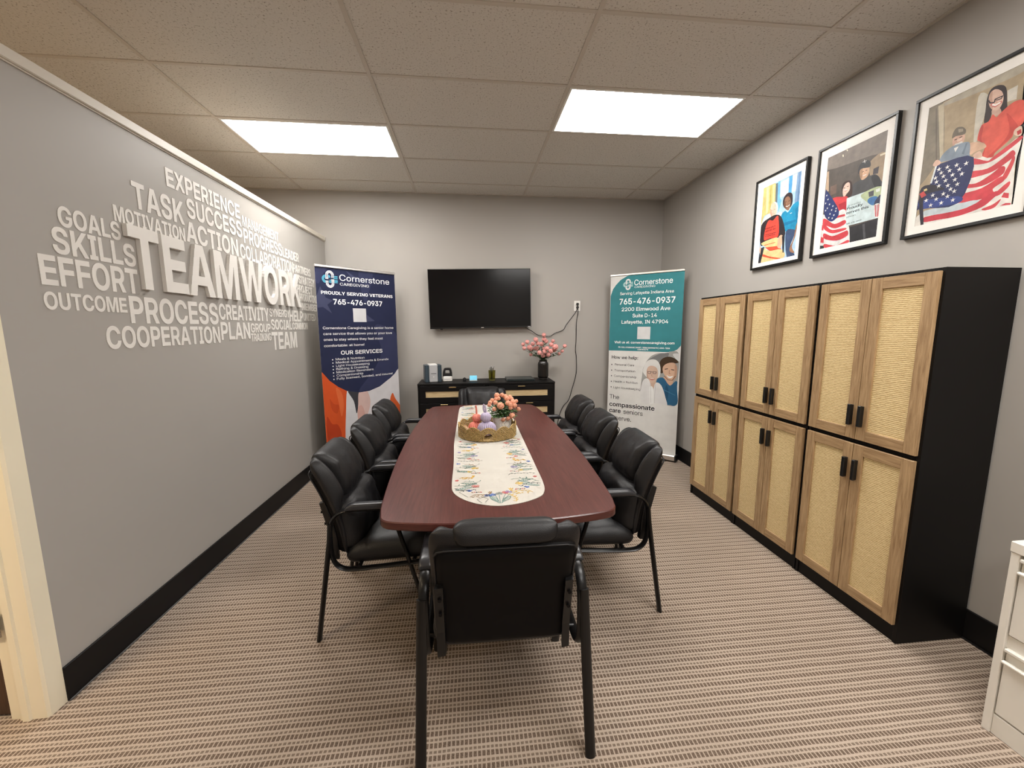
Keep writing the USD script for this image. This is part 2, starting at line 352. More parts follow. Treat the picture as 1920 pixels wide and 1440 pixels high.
ceil = struct('ceiling', box(XL, XR, YN, YB, H + .03, H + .06), M['grid'], 'suspended ceiling of speckled boards in a painted grid')
gx = [x for x in (-1.786 + 1.2192*k for k in range(-3, 4)) if XL + .05 < x < XR - .05]
gy = [y for y in (2.736 + .6096*k for k in range(-9, 5)) if YN + .05 < y < YB - .05]
X_, Y_ = [XL] + gx + [XR], [YN] + gy + [YB]
lampcells = {(gx[k], gy_): kind for k, gy_, kind in [(gx.index(min(gx, key=lambda a: abs(a - v))), min(gy, key=lambda b: abs(b - w)), t) for v, w, t in
             [(-1.786, 3.346, 'left'), (.652, 2.736, 'right'), (.652, .2976, 'near'), (.652, -1.53, 'near'), (-4.22, 1.5, 'warm'), (-3.005, -.312, 'warm')]]}  # near panels and the doorway warm panel are unseen, added for fill light
for i in range(len(X_) - 1):
    for j in range(len(Y_) - 1):
        if (X_[i], Y_[j]) in lampcells: continue
        obj('ceiling_tile', box(X_[i] + .011, X_[i + 1] - .011, Y_[j] + .011, Y_[j + 1] - .011, H + .004 + rnd.uniform(0, .002), H + .028), M['tile'], ceil)
for x in gx: obj('grid_bar', box(x - .012, x + .012, YN, YB, H, H + .028, .001), M['grid'], ceil)
for j, y in enumerate(gy):
    obj('grid_bar', box(XL, XR, y - .012, y + .012, H + .0005, H + .028, .001), M['grid'], ceil)
obj('wall_angle', MB().bx(XL, XR, YB - .02, YB, H - .001, H + .004).bx(XR - .02, XR, YN, YB - .02, H - .001, H + .004), M['grid'], ceil)

def ceiling_light(x0, y0, label, lamp, group=None):
    x1, y1 = x0 + 1.2192, y0 + .6096; cx, cy = (x0 + x1)/2, (y0 + y1)/2
    t = thing('ceiling_light', label, 'ceiling light', (cx, cy, H), 0, group); a, b = 1.2192/2 - .013, .6096/2 - .013; w = .016
    obj('frame', MB().bx(-a, a, b - w, b, -.001, .022, .002).bx(-a, a, -b, -b + w, -.001, .022, .002).bx(-a, -a + w, -b + w, b - w, -.001, .022, .002).bx(a - w, a, -b + w, b - w, -.001, .022, .002), M['white_trim'], t)
    obj('diffuser', box(-a + w - .001, a - w + .001, -b + w - .001, b - w + .001, .006, .020), M[lamp], t)
lab = {'left': 'bright ceiling light panel above the word-cloud wall', 'right': 'bright ceiling light panel nearer the framed pictures', 'near': 'unseen added ceiling light panel behind the camera', 'warm': 'warm ceiling light panel beyond the partition wall'}
for (x0, y0), kind in lampcells.items():
    ceiling_light(x0, y0, lab[kind] + ({'near': ', nearer the table' if y0 > 0 else ', farther back', 'warm': ', deeper in' if y0 > 0 else ', unseen and added by the doorway to brighten the jamb'}.get(kind, '')), 'warm_lamp' if kind == 'warm' else 'lamp', {'near': 'unseen added ceiling lights behind the camera', 'warm': 'warm lights beyond the partition'}.get(kind))

# ================================================================ word cloud on the partition: start, end along the wall, foot and head of the capitals
WORDS = {'EXPERIENCE': [0.902, 1.606, 2.272, 2.371], 'TASK': [0.657, 1.014, 2.091, 2.218], 'SUCCESS': [1.045, 1.612, 2.144, 2.255], 'MANAGEMENT': [1.625, 2.173, 2.231, 2.307], 'GOALS': [0.265, 0.557, 1.911, 1.992], 'MOTIVATION': [0.534, 1.005, 1.998, 2.072], 'ACTION': [1.016, 1.542, 2.004, 2.12], 'PROGRESS': [1.626, 2.219, 2.115, 2.221], 'LEADER': [2.229, 2.553, 2.116, 2.199], 'SKILLS': [0.227, 0.627, 1.798, 1.903], 'COLLABORATION': [1.562, 2.418, 1.999, 2.099], 'PARTNERS': [2.416, 2.815, 2.015, 2.088], 'EFFORT': [0.161, 0.626, 1.668, 1.786], 'TEAMWORK': [0.544, 2.484, 1.693, 1.994], 'STRATEGY': [2.519, 2.899, 1.918, 1.996], 'PROJECT': [2.469, 2.823, 1.834, 1.908], 'PRODUCTIVITY': [2.51, 3.018, 1.756, 1.83], 'MEMBER': [2.544, 2.948, 1.67, 1.74], 'OUTCOME': [0.159, 0.539, 1.573, 1.642], 'PROCESS': [0.554, 1.236, 1.523, 1.655], 'CREATIVITY': [1.247, 1.895, 1.554, 1.658], 'SYNERGY': [1.907, 2.269, 1.592, 1.658], 'HELP': [2.266, 2.551, 1.558, 1.66], 'UNITED': [2.562, 2.855, 1.569, 1.642], 'COOPERATION': [0.406, 1.235, 1.404, 1.508], 'PLAN': [1.249, 1.596, 1.421, 1.539], 'GROUP': [1.609, 1.904, 1.466, 1.533], 'TRAINING': [1.604, 1.906, 1.399, 1.458], 'SOCIAL': [1.92, 2.3, 1.484, 1.569], 'COMMON': [2.31, 2.648, 1.485, 1.55], 'TEAM': [1.912, 2.379, 1.318, 1.465]}
WHERE = {'EXPERIENCE': 'topmost of the word cloud', 'TEAMWORK': 'largest of the word cloud', 'TEAM': 'lowest of the word cloud, at its right', 'COOPERATION': 'at the lower left of the word cloud'}
for w, (s0, s1, z0, z1) in WORDS.items():
    big = w == 'TEAMWORK'; s0 += .028*big; s1 += .008*big
    t = thing('wall_word', ('thick raised white letters spelling %s, ' if big else 'flat white lettering of the word %s, ') % w + WHERE.get(w, 'on the grey partition wall'), 'wall lettering')
    for g in letters(w, z1 - z0, 740 if not big else 740, s1 - s0, 200):
        m = extrude(g, .021 if big else .0016)
        m.move(frame(LO + LD*s0 + LN*.0004 + np.array([0, 0, z0]), LD, [0, 0, 1], LN)); obj('letter', m, M['vinyl'], t)

# ================================================================ conference table
TX, TY = .117, 2.72
right = [(0.0, -1.232), (.19, -1.226), (.33, -1.208), (.425, -1.188), (.462, -1.172), (.482, -1.148), (.490, -1.115), (.506, -1.02), (.528, -.74), (.543, -.45), (.552, -.1), (.552, .1), (.543, .45), (.528, .74), (.506, 1.02), (.490, 1.115), (.482, 1.148), (.462, 1.172), (.425, 1.188), (.33, 1.208), (.19, 1.226), (0, 1.232)]
outline = np.array(right + [(-x, y) for x, y in right[-2:0:-1]])
ol = Polygon(catmull(outline, 4, True)).buffer(0)
t = thing('conference_table', 'long boat-shaped dark red mahogany conference table', 'table', (TX, TY, 0))
tt = MB(); lev = [(.0, -.004), (-.004, 0), (-.030, 0), (-.034, -.003)]
ring = np.array(ol.exterior.coords)[:-1]; rings = []
for dz, ins in lev:
    nrm = np.roll(ring, -1, 0) - np.roll(ring, 1, 0); nrm = np.stack([nrm[:, 1], -nrm[:, 0]], 1); nrm /= np.linalg.norm(nrm, axis=1, keepdims=True)
    if not ol.exterior.is_ccw: nrm = -nrm
    rings.append(np.column_stack([ring + nrm*ins, np.full(len(ring), .745 + dz)]))
top = flat(Polygon(rings[0][:, :2]), .745); bot = flat(Polygon(rings[3][:, :2]), .711).get(); bot.invert()
obj('tabletop', MB().mesh(top.get()).mesh(bot), M['mahogany'], t)
n_ = len(ring); ev = np.vstack(rings); ef = [[a*n_ + j, a*n_ + (j + 1) % n_, (a + 1)*n_ + (j + 1) % n_, (a + 1)*n_ + j] for a in range(3) for j in range(n_)]
if ol.exterior.is_ccw: ef = [f[::-1] for f in ef]
obj('edge_band', MB().add(ev, ef), M['mahogany_edge'], t, smooth=40)
for sy in (-.72, .72): obj('pedestal', MB().bx(-.20, .20, sy - .02, sy + .02, .02, .7105, .003).bx(-.27, .27, sy - .035, sy + .035, 0, .03, .003), M['mahogany'], t)
obj('modesty_panel', box(-.012, .012, -.70, .70, .25, .7105, .002), M['mahogany'], t)

# table runner: one cloth with soft creases, stitched flowers on it
RP = [(.107, 1.630), (.015, 1.664), (-.050, 1.725), (-.088, 1.80), (-.098, 1.906), (-.100, 2.2), (-.112, 2.6), (-.110, 3.1), (-.106, 3.72), (-.085, 3.84), (-.03, 3.895), (.12, 3.905), (.27, 3.895), (.325, 3.85), (.345, 3.74), (.350, 3.1), (.348, 2.66), (.346, 2.165), (.343, 1.86), (.325, 1.745), (.29, 1.695), (.21, 1.648)]
ro = Polygon(catmull(RP, 6, True)).buffer(0)
def fold(x, y):
    p = np.stack([np.asarray(x)*7 + np.asarray(y)*2.2, np.asarray(y)*4.0 - np.asarray(x)*3, np.zeros_like(np.asarray(x, float))], -1)
    n = meshkit.noise(p, 3); d = np.abs((np.asarray(x) - .12)*.55 + (np.asarray(y) - 2.02)*.9 - .04*np.sin(9*np.asarray(x)))
    tray = np.clip((np.hypot(np.asarray(x) - .113, np.asarray(y) - 2.79) - .23)/.08, 0, 1)
    return (.0016 + .004*np.clip(n - .5, 0, 1) + .006*np.exp(-(d/.035)**2)*np.exp(-((np.asarray(x) - .15)/.10)**2))*tray + .0016*(1 - tray)
def draped(g, off, cell=.03):
    """A flat shape cut into cells and laid on the folds."""
    x0, y0, x1, y1 = g.bounds; o = MB()
    for i in range(int((x1 - x0)/cell) + 1):
        col = g.intersection(sbox(x0 + i*cell, y0, x0 + (i + 1)*cell, y1))
        for j in range(int((y1 - y0)/cell) + 1):
            q = col.intersection(sbox(x0 + i*cell, y0 + j*cell, x0 + (i + 1)*cell, y0 + (j + 1)*cell))
            if not q.is_empty and q.area > 1e-9: o.mesh(flat(q).get())
    m = o.get(); m.merge_vertices(); m.vertices[:, 2] = fold(m.vertices[:, 0], m.vertices[:, 1]) + .7455 + off
    return m
t = thing('table_runner', 'long white table runner stitched with flowers and leaves on the table', 'table runner')
up = draped(ro, 0.0); vv = np.array(up.vertices); lo_ = vv.copy(); lo_[:, 2] = .7455
edges = trimesh.Trimesh(vv, up.faces, process=False); be = edges.edges[trimesh.grouping.group_rows(edges.edges_sorted, require_count=1)]
rm = MB().add(vv, up.faces).add(np.vstack([vv, lo_]), [[b, a, a + len(vv), b + len(vv)] for a, b in be])
obj('cloth', rm, M['cloth'], t, smooth=50)
er = random.Random(11); em = []
TH = dict(green=(.13, .20, .165), teal=(.15, .25, .225), grey=(.21, .22, .20), ochre=(.55, .31, .04), gold=(.60, .38, .06), pink=(.50, .11, .11), blue=(.08, .15, .42), violet=(.20, .16, .36), brown=(.28, .18, .10), dark=(.07, .085, .095))
TH.update(wash=(.37, .41, .37), blush=(.48, .34, .27), sand=(.52, .45, .27)); PALE = {TH['wash'], TH['blush'], TH['sand']}
def st(pts, col, w=.0022): em.append(('l', TH[col], [(float(a), float(b)) for a, b in pts], w))
def sprig(x, y, dx, dy, col, k=7, size=.014, bend=.15):
    P = [(x + dx*t_ + bend*dy*math.sin(PI*t_), y + dy*t_ - bend*dx*math.sin(PI*t_)) for t_ in np.linspace(0, 1, 9)]
    st(P, col, .0018); L = math.hypot(dx, dy); ux, uy = dx/L, dy/L
    for i in range(1, k + 1):
        a = P[min(8, int(8*i/k))]; sg = 1 if i % 2 else -1
        b = (a[0] + size*(ux*.8 - sg*uy), a[1] + size*(uy*.8 + sg*ux)); st([a, ((a[0] + b[0])/2 + .002, (a[1] + b[1])/2), b], col, .0026)
def leafy(x, y, dx, dy, col, wd=.012):
    L = math.hypot(dx, dy); nx, ny = -dy/L, dx/L
    A = [(x + dx*t_ + nx*wd*math.sin(PI*t_), y + dy*t_ + ny*wd*math.sin(PI*t_)) for t_ in np.linspace(0, 1, 9)]
    B = [(x + dx*t_ - nx*wd*math.sin(PI*t_), y + dy*t_ - ny*wd*math.sin(PI*t_)) for t_ in np.linspace(0, 1, 9)]
    st([(x + dx*.12, y + dy*.12), (x + dx*.85, y + dy*.85)], 'wash', wd*1.1); st(A, col, .002); st(B, col, .002)
    for t_ in (.25, .4, .55, .7): st([A[int(t_*8)], (x + dx*(t_ - .12), y + dy*(t_ - .12))], col, .0022)
def bloom(x, y, r, col, col2=None):
    st([(x - r*.3, y), (x + r*.3, y)], 'sand' if col in ('gold', 'ochre') else 'blush' if col == 'pink' else 'wash', r*.9)
    for k in range(5):
        a = k*2*PI/5 + er.random(); st([(x + r*.2*math.cos(a), y + r*.2*math.sin(a)), (x + r*math.cos(a - .4), y + r*math.sin(a - .4)), (x + r*1.1*math.cos(a), y + r*1.1*math.sin(a)), (x + r*math.cos(a + .4), y + r*math.sin(a + .4)), (x + r*.2*math.cos(a), y + r*.2*math.sin(a))], col, .002)
    st([(x - r*.2, y), (x + r*.2, y)], col2 or col, .003)
def hare(x, y, s, col, flip=1):
    for k in range(26):
        a, q = er.uniform(0, 2*PI), er.random()**.5
        px, py = x + flip*s*.9*q*math.cos(a), y + s*.42*q*math.sin(a); st([(px, py), (px + flip*.004, py + .001)], col, .0028)
    for hx, hy in ((.95, .45), (1.05, .75), (.85, .8)): st([(x + flip*s*hx, y + s*hy), (x + flip*s*hx + .006, y + s*hy + .008)], col, .004)
    st([(x + flip*s*.8, y + s*.3), (x + flip*s*1.0, y + s*.6), (x + flip*s*.95, y + s*1.1)], col); st([(x + flip*s*.9, y + s*.5), (x + flip*s*1.15, y + s*1.05)], col)
    st([(x - flip*s, y - s*.1), (x - flip*s*.6, y + s*.4), (x + flip*s*.3, y + s*.42), (x + flip*s*.85, y + s*.25)], col)
for sx in (-1, 1):
    cx = lambda d: .121 + sx*d
    y = 1.70
    for y in np.arange(1.80, 3.86, .235):
        if 2.42 < y < 2.50 or True:
            o = er.uniform(-.02, .02); k = int(round((y - 1.8)/.235))
            sprig(cx(.205), y + .07 + o, -sx*.12, .045, ['green', 'grey', 'teal', 'dark'][k % 4], 7, .012)
            leafy(cx(.20), y + .015 + o, -sx*.08, .035 - .05*(k % 2), ['teal', 'green', 'grey'][k % 3])
            leafy(cx(.175), y + .10 + o, -sx*.075, -.02, ['green', 'teal'][k % 2], .009)
            bloom(cx(.105), y + .055 + o, .017, ['pink', 'gold', 'violet', 'ochre'][(k + (sx > 0)) % 4])
            bloom(cx(.135), y + .005 + o, .011, ['blue', 'gold', 'pink'][k % 3])
            if k % 2 == (sx > 0): hare(cx(.15), y + .16 + o, .034, 'ochre' if k % 4 < 2 else 'gold', -sx)
            else: sprig(cx(.20), y + .185 + o, -sx*.13, -.01, 'grey', 9, .009, .05)
            sprig(cx(.21), y + .045 + o, -sx*.10, -.028, ['dark', 'green', 'grey'][k % 3], 8, .010, .22); leafy(cx(.16), y + .055 + o, -sx*.05, .03, ['green', 'teal'][(k + 1) % 2], .007)
            sprig(cx(.10), y + .09 + o, sx*.05, .03, ['teal', 'brown'][k % 2], 5, .008); bloom(cx(.195), y + .135 + o, .009, ['violet', 'pink', 'blue'][(k + 1) % 3])
            for q in range(5): st([(cx(.08 + .01*q), y - .02 + .004*(q % 2) + o), (cx(.083 + .01*q), y - .015 + o)], ['pink', 'brown', 'dark'][q % 3], .005)
hare(.035, 1.735, .045, 'brown', 1); hare(.225, 1.76, .05, 'gold', -1)
for dx, c in ((-.05, 'blue'), (-.03, 'blue'), (.045, 'violet'), (.03, 'pink'), (.0, 'grey')): bloom(.12 + dx, 1.755 + .3*dx, .014, c)
for dx in (-.05, -.02, .0, .03, .05): st([(.12 + dx, 1.75), (.12 + dx*.5, 1.70), (.12 + dx*.15, 1.655)], 'teal', .002)
leafy(.11, 1.67, -.03, .06, 'teal'); leafy(.13, 1.67, .04, .05, 'green'); sprig(.19, 1.665, -.02, .075, 'gold', 9, .01)
st([(.04, 1.665), (.02, 1.70), (.05, 1.725), (.07, 1.70), (.055, 1.67)], 'grey'); st([(-.02, 1.73), (-.06, 1.79), (-.02, 1.83), (.03, 1.84)], 'grey', .0018)
inner = ro.buffer(-.012); eo, ec, done = MB(), [], None
for c in sorted(set(TH.values())):
    g = unary_union([LineString(p).buffer(w*.72, quad_segs=2) for _, cc, p, w in em if cc == c]).intersection(inner)
    if c in PALE: pale_ = g; 
    m = draped(g, .0004 if c in PALE else .0008, .06); eo.mesh(m); ec += [c]*len(m.vertices)
keys(obj('embroidery', eo, M['thread'], t, colors=ec), kind='stuff')

# ================================================================ chairs (facing +y, origin on the floor between the feet)
spine_pts = catmull([(-.165, .392), (-.170, .50), (-.196, .62), (-.240, .74), (-.288, .838), (-.310, .876), (-.328, .904)], 12)
sd = np.r_[0, np.cumsum(np.linalg.norm(np.diff(spine_pts, axis=0), axis=1))]
S_TOP = sd[12*5]                                              # 1.0 on the spine: where the back curls over
def spine(t):
    s = np.asarray(t)*S_TOP; y, z = np.interp(s, sd, spine_pts[:, 0]), np.interp(s, sd, spine_pts[:, 1]); e = .004
    dy, dz = np.interp(s + e, sd, spine_pts[:, 0]) - np.interp(s - e, sd, spine_pts[:, 0]), np.interp(s + e, sd, spine_pts[:, 1]) - np.interp(s - e, sd, spine_pts[:, 1])
    l = np.hypot(dy, dz); return y, z, dz/l, -dy/l            # point and the normal that faces forward
def flatspine(t):
    t = np.asarray(t); y = -.175 + .45*t; z = .394 + .012*t - .03*np.clip(t - .85, 0, 1)**1.5*4; return y, z, 0*t + .05*t, 0*t + 1
def pad(W, t0, t1, front, rear, spine=spine, na=28, ns=30, p=6, q=6, corner=.10, cx=0.0, wr=0.0, seed=0):
    """An upholstered pad along the spine: half width W(t), front and rear thickness (numbers or functions of a, t)."""
    A = np.sin(np.linspace(-1, 1, na)*PI/2); B = np.sin(np.linspace(-1, 1, ns)*PI/2); a, b = np.meshgrid(A, B, indexing='ij')
    bb = b*(1 - corner*np.abs(a)**8); t = t0 + (t1 - t0)*(bb + 1)/2
    e = np.sqrt(np.clip((1 - np.abs(a)**p)*(1 - np.abs(b)**q), 0, 1))
    Wt = W(t) if callable(W) else W
    x = cx + a*Wt*(1 - .06*np.abs(b)**10); y, z, ny, nz = spine(t)
    f = (front(a, t) if callable(front) else front)*e; r = (rear(a, t) if callable(rear) else rear)*e
    if wr: f = f + wr*e*(meshkit.fbm(np.stack([a*2.2, t*6, a*0 + seed], -1), 3, seed) - .5)
    P = np.stack([x, y + ny*f, z + nz*f], -1).reshape(-1, 3); Q = np.stack([x, y - ny*r, z - nz*r], -1).reshape(-1, 3)
    i, j = np.meshgrid(np.arange(na - 1), np.arange(ns - 1), indexing='ij'); k = (i*ns + j).ravel()
    q4 = np.stack([k, k + ns, k + ns + 1, k + 1], 1); o = MB().add(P, q4[:, ::-1]).add(Q, q4)
    m = o.get(); m.merge_vertices(); m.update_faces(m.nondegenerate_faces()); m.fix_normals(); return m
def make_chair(label):
    t = thing('conference_chair', label, 'chair', group=None)
    obj('backrest', pad(.246, .0, 1.0, lambda a, t: .022 + .048*np.exp(-((np.abs(a) - .88)/.12)**2)*np.clip((t - .44)*6, 0, 1), lambda a, t: .038 + .010*np.clip((t - .8)*5, 0, 1), p=8, q=4, corner=.05, wr=.008, seed=2, na=40, ns=40), M['leather'], t, smooth=50)
    obj('headrest_pad', pad(lambda t: .146 + .024*np.clip((t - .45)/.55, 0, 1), .500, 1.022, lambda a, t: .078 - .024*np.clip((t - .85)*7, 0, 1), lambda a, t: .002 + .050*np.clip((t - .84)*9, 0, 1), p=9, q=4, corner=.03, wr=.016, seed=4, na=36, ns=38), M['leather'], t, smooth=60)
    obj('lumbar_pad', pad(lambda t: .240 - .010*np.clip((t - .3)*4, 0, 1), .02, .535, lambda a, t: .104 - .014*a*a, .004, p=6, q=4.5, corner=.20, wr=.034, seed=6, na=36, ns=34), M['leather'], t, smooth=60)
    sh = obj('back_shell', pad(.236, .0, .915, -.032, .058, p=16, q=16, corner=.05), M['shell'], t, smooth=50)
    loop = []
    for a in np.linspace(-1, 1, 25): loop.append((a, .015 + .012*(1 - a*a) - .02))
    edge = [(-1, x) for x in np.linspace(.07, .86, 14)] + [(-.95, .893)] + [(x, .905) for x in np.linspace(-.85, .85, 12)] + [(.95, .893)] + [(1, x) for x in np.linspace(.86, .07, 14)] + [(.95, .045)] + [(x, .030) for x in np.linspace(.82, -.82, 10)] + [(-.95, .045)]
    P = []
    for a, tt in edge:
        y, z, ny, nz = spine(max(tt, 0.0)); P.append((a*.227, y - ny*.043, z - nz*.043))
    obj('piping', tube(np.array(P), .0035, 6, closed=True), M['leather'], sh, smooth=True)
    obj('seat_cushion', pad(.258, .0, 1.0, lambda a, t: .068 + .012*np.sin(np.clip(t, 0, 1)*PI), .01, flatspine, p=6, q=6, corner=.08, wr=.016, seed=8), M['leather'], t, smooth=60)
    obj('seat_base', pad(.256, .0, .985, .026, .048, flatspine, p=14, q=14, corner=.05), M['leather'], t, smooth=50)
    for sx in (-1, 1):
        x = sx*.274
        arm = catmull([(x, .060, .600), (x, .036, .632), (x, -.005, .643), (x, -.125, .645), (x, -.178, .632), (x, -.212, .594), (x, -.222, .540), (x, -.222, .450), (x, -.213, .392), (x, -.182, .356), (x, -.12, .345), (x, .06, .352), (x, .205, .362)], 6)
        obj('arm_frame', tube(arm, .0180, 10, up=(1, 0, 0), ry=.0085), M['tube'], t, smooth=50)
        obj('front_leg', MB().mesh(tube(catmull([(x, .044, .628), (x, .070, .590), (x, .10, .50), (x*1.02, .238, 0.0)], 5), .0180, 10, up=(1, 0, 0), ry=.0095).get()), M['tube'], t, smooth=50)
        obj('rear_leg', tube([(x*1.02, -.219, .585), (x*1.03, -.226, .50), (x*1.07, -.300, .0)], .0185, 10, up=(1, 0, 0), ry=.0115), M['tube'], t, smooth=50)
        ap = pad(.026, 0, 1, .021, .010, lambda t: (-.150 + .245*np.asarray(t), .657 + 0*np.asarray(t) - .012*np.clip(np.abs(np.asarray(t) - .5)*2 - .7, 0, 1)*2, 0*np.asarray(t), 0*np.asarray(t) + 1), na=14, ns=22, p=5, q=8, corner=.02, cx=x)
        obj('armrest', ap, M['pad'], t, smooth=60)
        y0, z0, ny, nz = spine(.52); y1, z1, _, _ = spine(.0)
        br = tube([(sx*.216, y1 - .062, .372), (sx*.216, y1 - .066, .47), (sx*.215, y0 - .068, z0 + .0), (sx*.215, y0 - .074, z0 + .012)], .0165, 4, up=(1, 1e-3, 0), ry=.012)
        b = obj('bracket', tube([(sx*.216, y1 - .052, .375), (sx*.216, y1 - .056, .47), (sx*.215, y0 - .062, z0 + .012)], .0225, 4, up=(1, 1, 0), ry=.0160).move(np.eye(4)), M['tube'], t)
        for zz in (.05, .11):
            yb, zb = y0 - .082 + zz*.22, z0 + .012 - zz
            obj('bolt', MB().mesh(trimesh.creation.cylinder(.006, .008, 10, transform=frame([sx*.215, yb + .004, zb], [1, 0, 0], [0, 0, 1], [0, -1, 0]))), M['shell'], b)
    obj('crossbar', MB().mesh(tube([(-.276, -.10, .352), (.276, -.10, .352)], .010, 8).get()).mesh(tube([(-.276, .16, .365), (.276, .16, .365)], .010, 8).get()), M['tube'], t, smooth=50)
    return t
CH = [  # x, y of the middle of the feet, turn
    (.104, 1.502, -.005, 'black leather chair turned away at the near end of the table'),
    (-.455, 2.165, -PI/2 + .02, 'black leather chair on the left of the table, nearest the camera'),
    (-.440, 2.785, -PI/2 + .0, 'black leather chair in the middle of the left side of the table'),
    (-.452, 3.42, -PI/2 - .02, 'black leather chair on the left of the table, beside the navy banner'),
    (.682, 2.18, PI/2 - .02, 'black leather chair on the right of the table, nearest the camera'),
    (.675, 2.805, PI/2 + .0, 'black leather chair in the middle of the right side of the table'),
    (.702, 3.42, PI/2 + .02, 'black leather chair at the far right, beside the hanging cord'),
    (.122, 3.86, PI, 'black leather chair at the far end of the table before the sideboard')]
first = None
for x, y, a, l in CH:
    if first is None:
        first = make_chair(l); x_ = UsdGeom.Xformable(first); ops = x_.GetOrderedXformOps(); ops[0].Set(Gf.Vec3d(x, y, 0)); ops[1].Set(math.degrees(a)); keys(first, group='black chairs around the table')
    else: dup(first, l, (x, y, 0), a)

# ================================================================ tall cabinets along the right wall
CF, CB = 1.977, 2.336
def make_cabinet(label, w, y0):
    """Width runs along y from y0; the fronts face -x. Built about the point (CF, y0 + w/2, 0)."""
    t = thing('tall_cabinet', label, 'cabinet', (CF, y0 + w/2, 0), 0, 'cane-fronted cabinets along the right wall'); h = w/2 - .0015; d = CB - CF
    body = MB().bx(.0, d, -h, -h + .018, 0, 1.735, .001).bx(0, d, h - .018, h, 0, 1.735, .001).bx(0, d, -h + .018, h - .018, 1.722, 1.735, .001).bx(.004, d, -h + .018, h - .018, .895, .914).bx(.004, d, -h + .018, h - .018, .07, .088).bx(.006, .02, -h + .018, h - .018, 0, .07).bx(d - .008, d, -h + .018, h - .018, .0, 1.722)
    obj('body', body, M['black_wood'], t)
    for z0, z1, hz in ((.917, 1.721, .988), (.091, .893, .708)):
        for sy in (-1, 1):
            ya, yb = (.0015, h - .012) if sy > 0 else (-h + .012, -.0015); fw = .053
            dr = obj('door', MB().bx(-.018, 0, ya, ya + fw, z0, z1, .0015).bx(-.018, 0, yb - fw, yb, z0, z1, .0015), M['oak_v'], t)
            obj('rail', box(-.0178, 0, ya + fw, yb - fw, z0, z0 + fw, .0015), M['oak_h'], dr); obj('rail', box(-.0178, 0, ya + fw, yb - fw, z1 - fw, z1, .0015), M['oak_h'], dr)
            obj('panel', box(-.009, -.002, ya + fw - .002, yb - fw + .002, z0 + fw - .002, z1 - fw + .002), M['rattan'], dr)
            yc = ya + fw*.5 if sy > 0 else yb - fw*.5
            obj('handle', MB().bx(-.041, -.026, yc - .0085, yc + .0085, hz, hz + .107, .002).bx(-.027, -.017, yc - .0065, yc + .0065, hz + .002, hz + .105), M['handle'], dr)
    return t
w_ = .5875
c0 = make_cabinet('tall cane-fronted oak and black cabinet nearest the camera', .604, 1.538)
c1 = dup(c0, 'tall cane-fronted oak and black cabinet in the middle of the row of three', (CF, 2.146 + .302, 0))
c2 = dup(c0, 'tall cane-fronted oak and black cabinet nearest the teal banner', (CF, 2.754 + .302 - .005, 0))

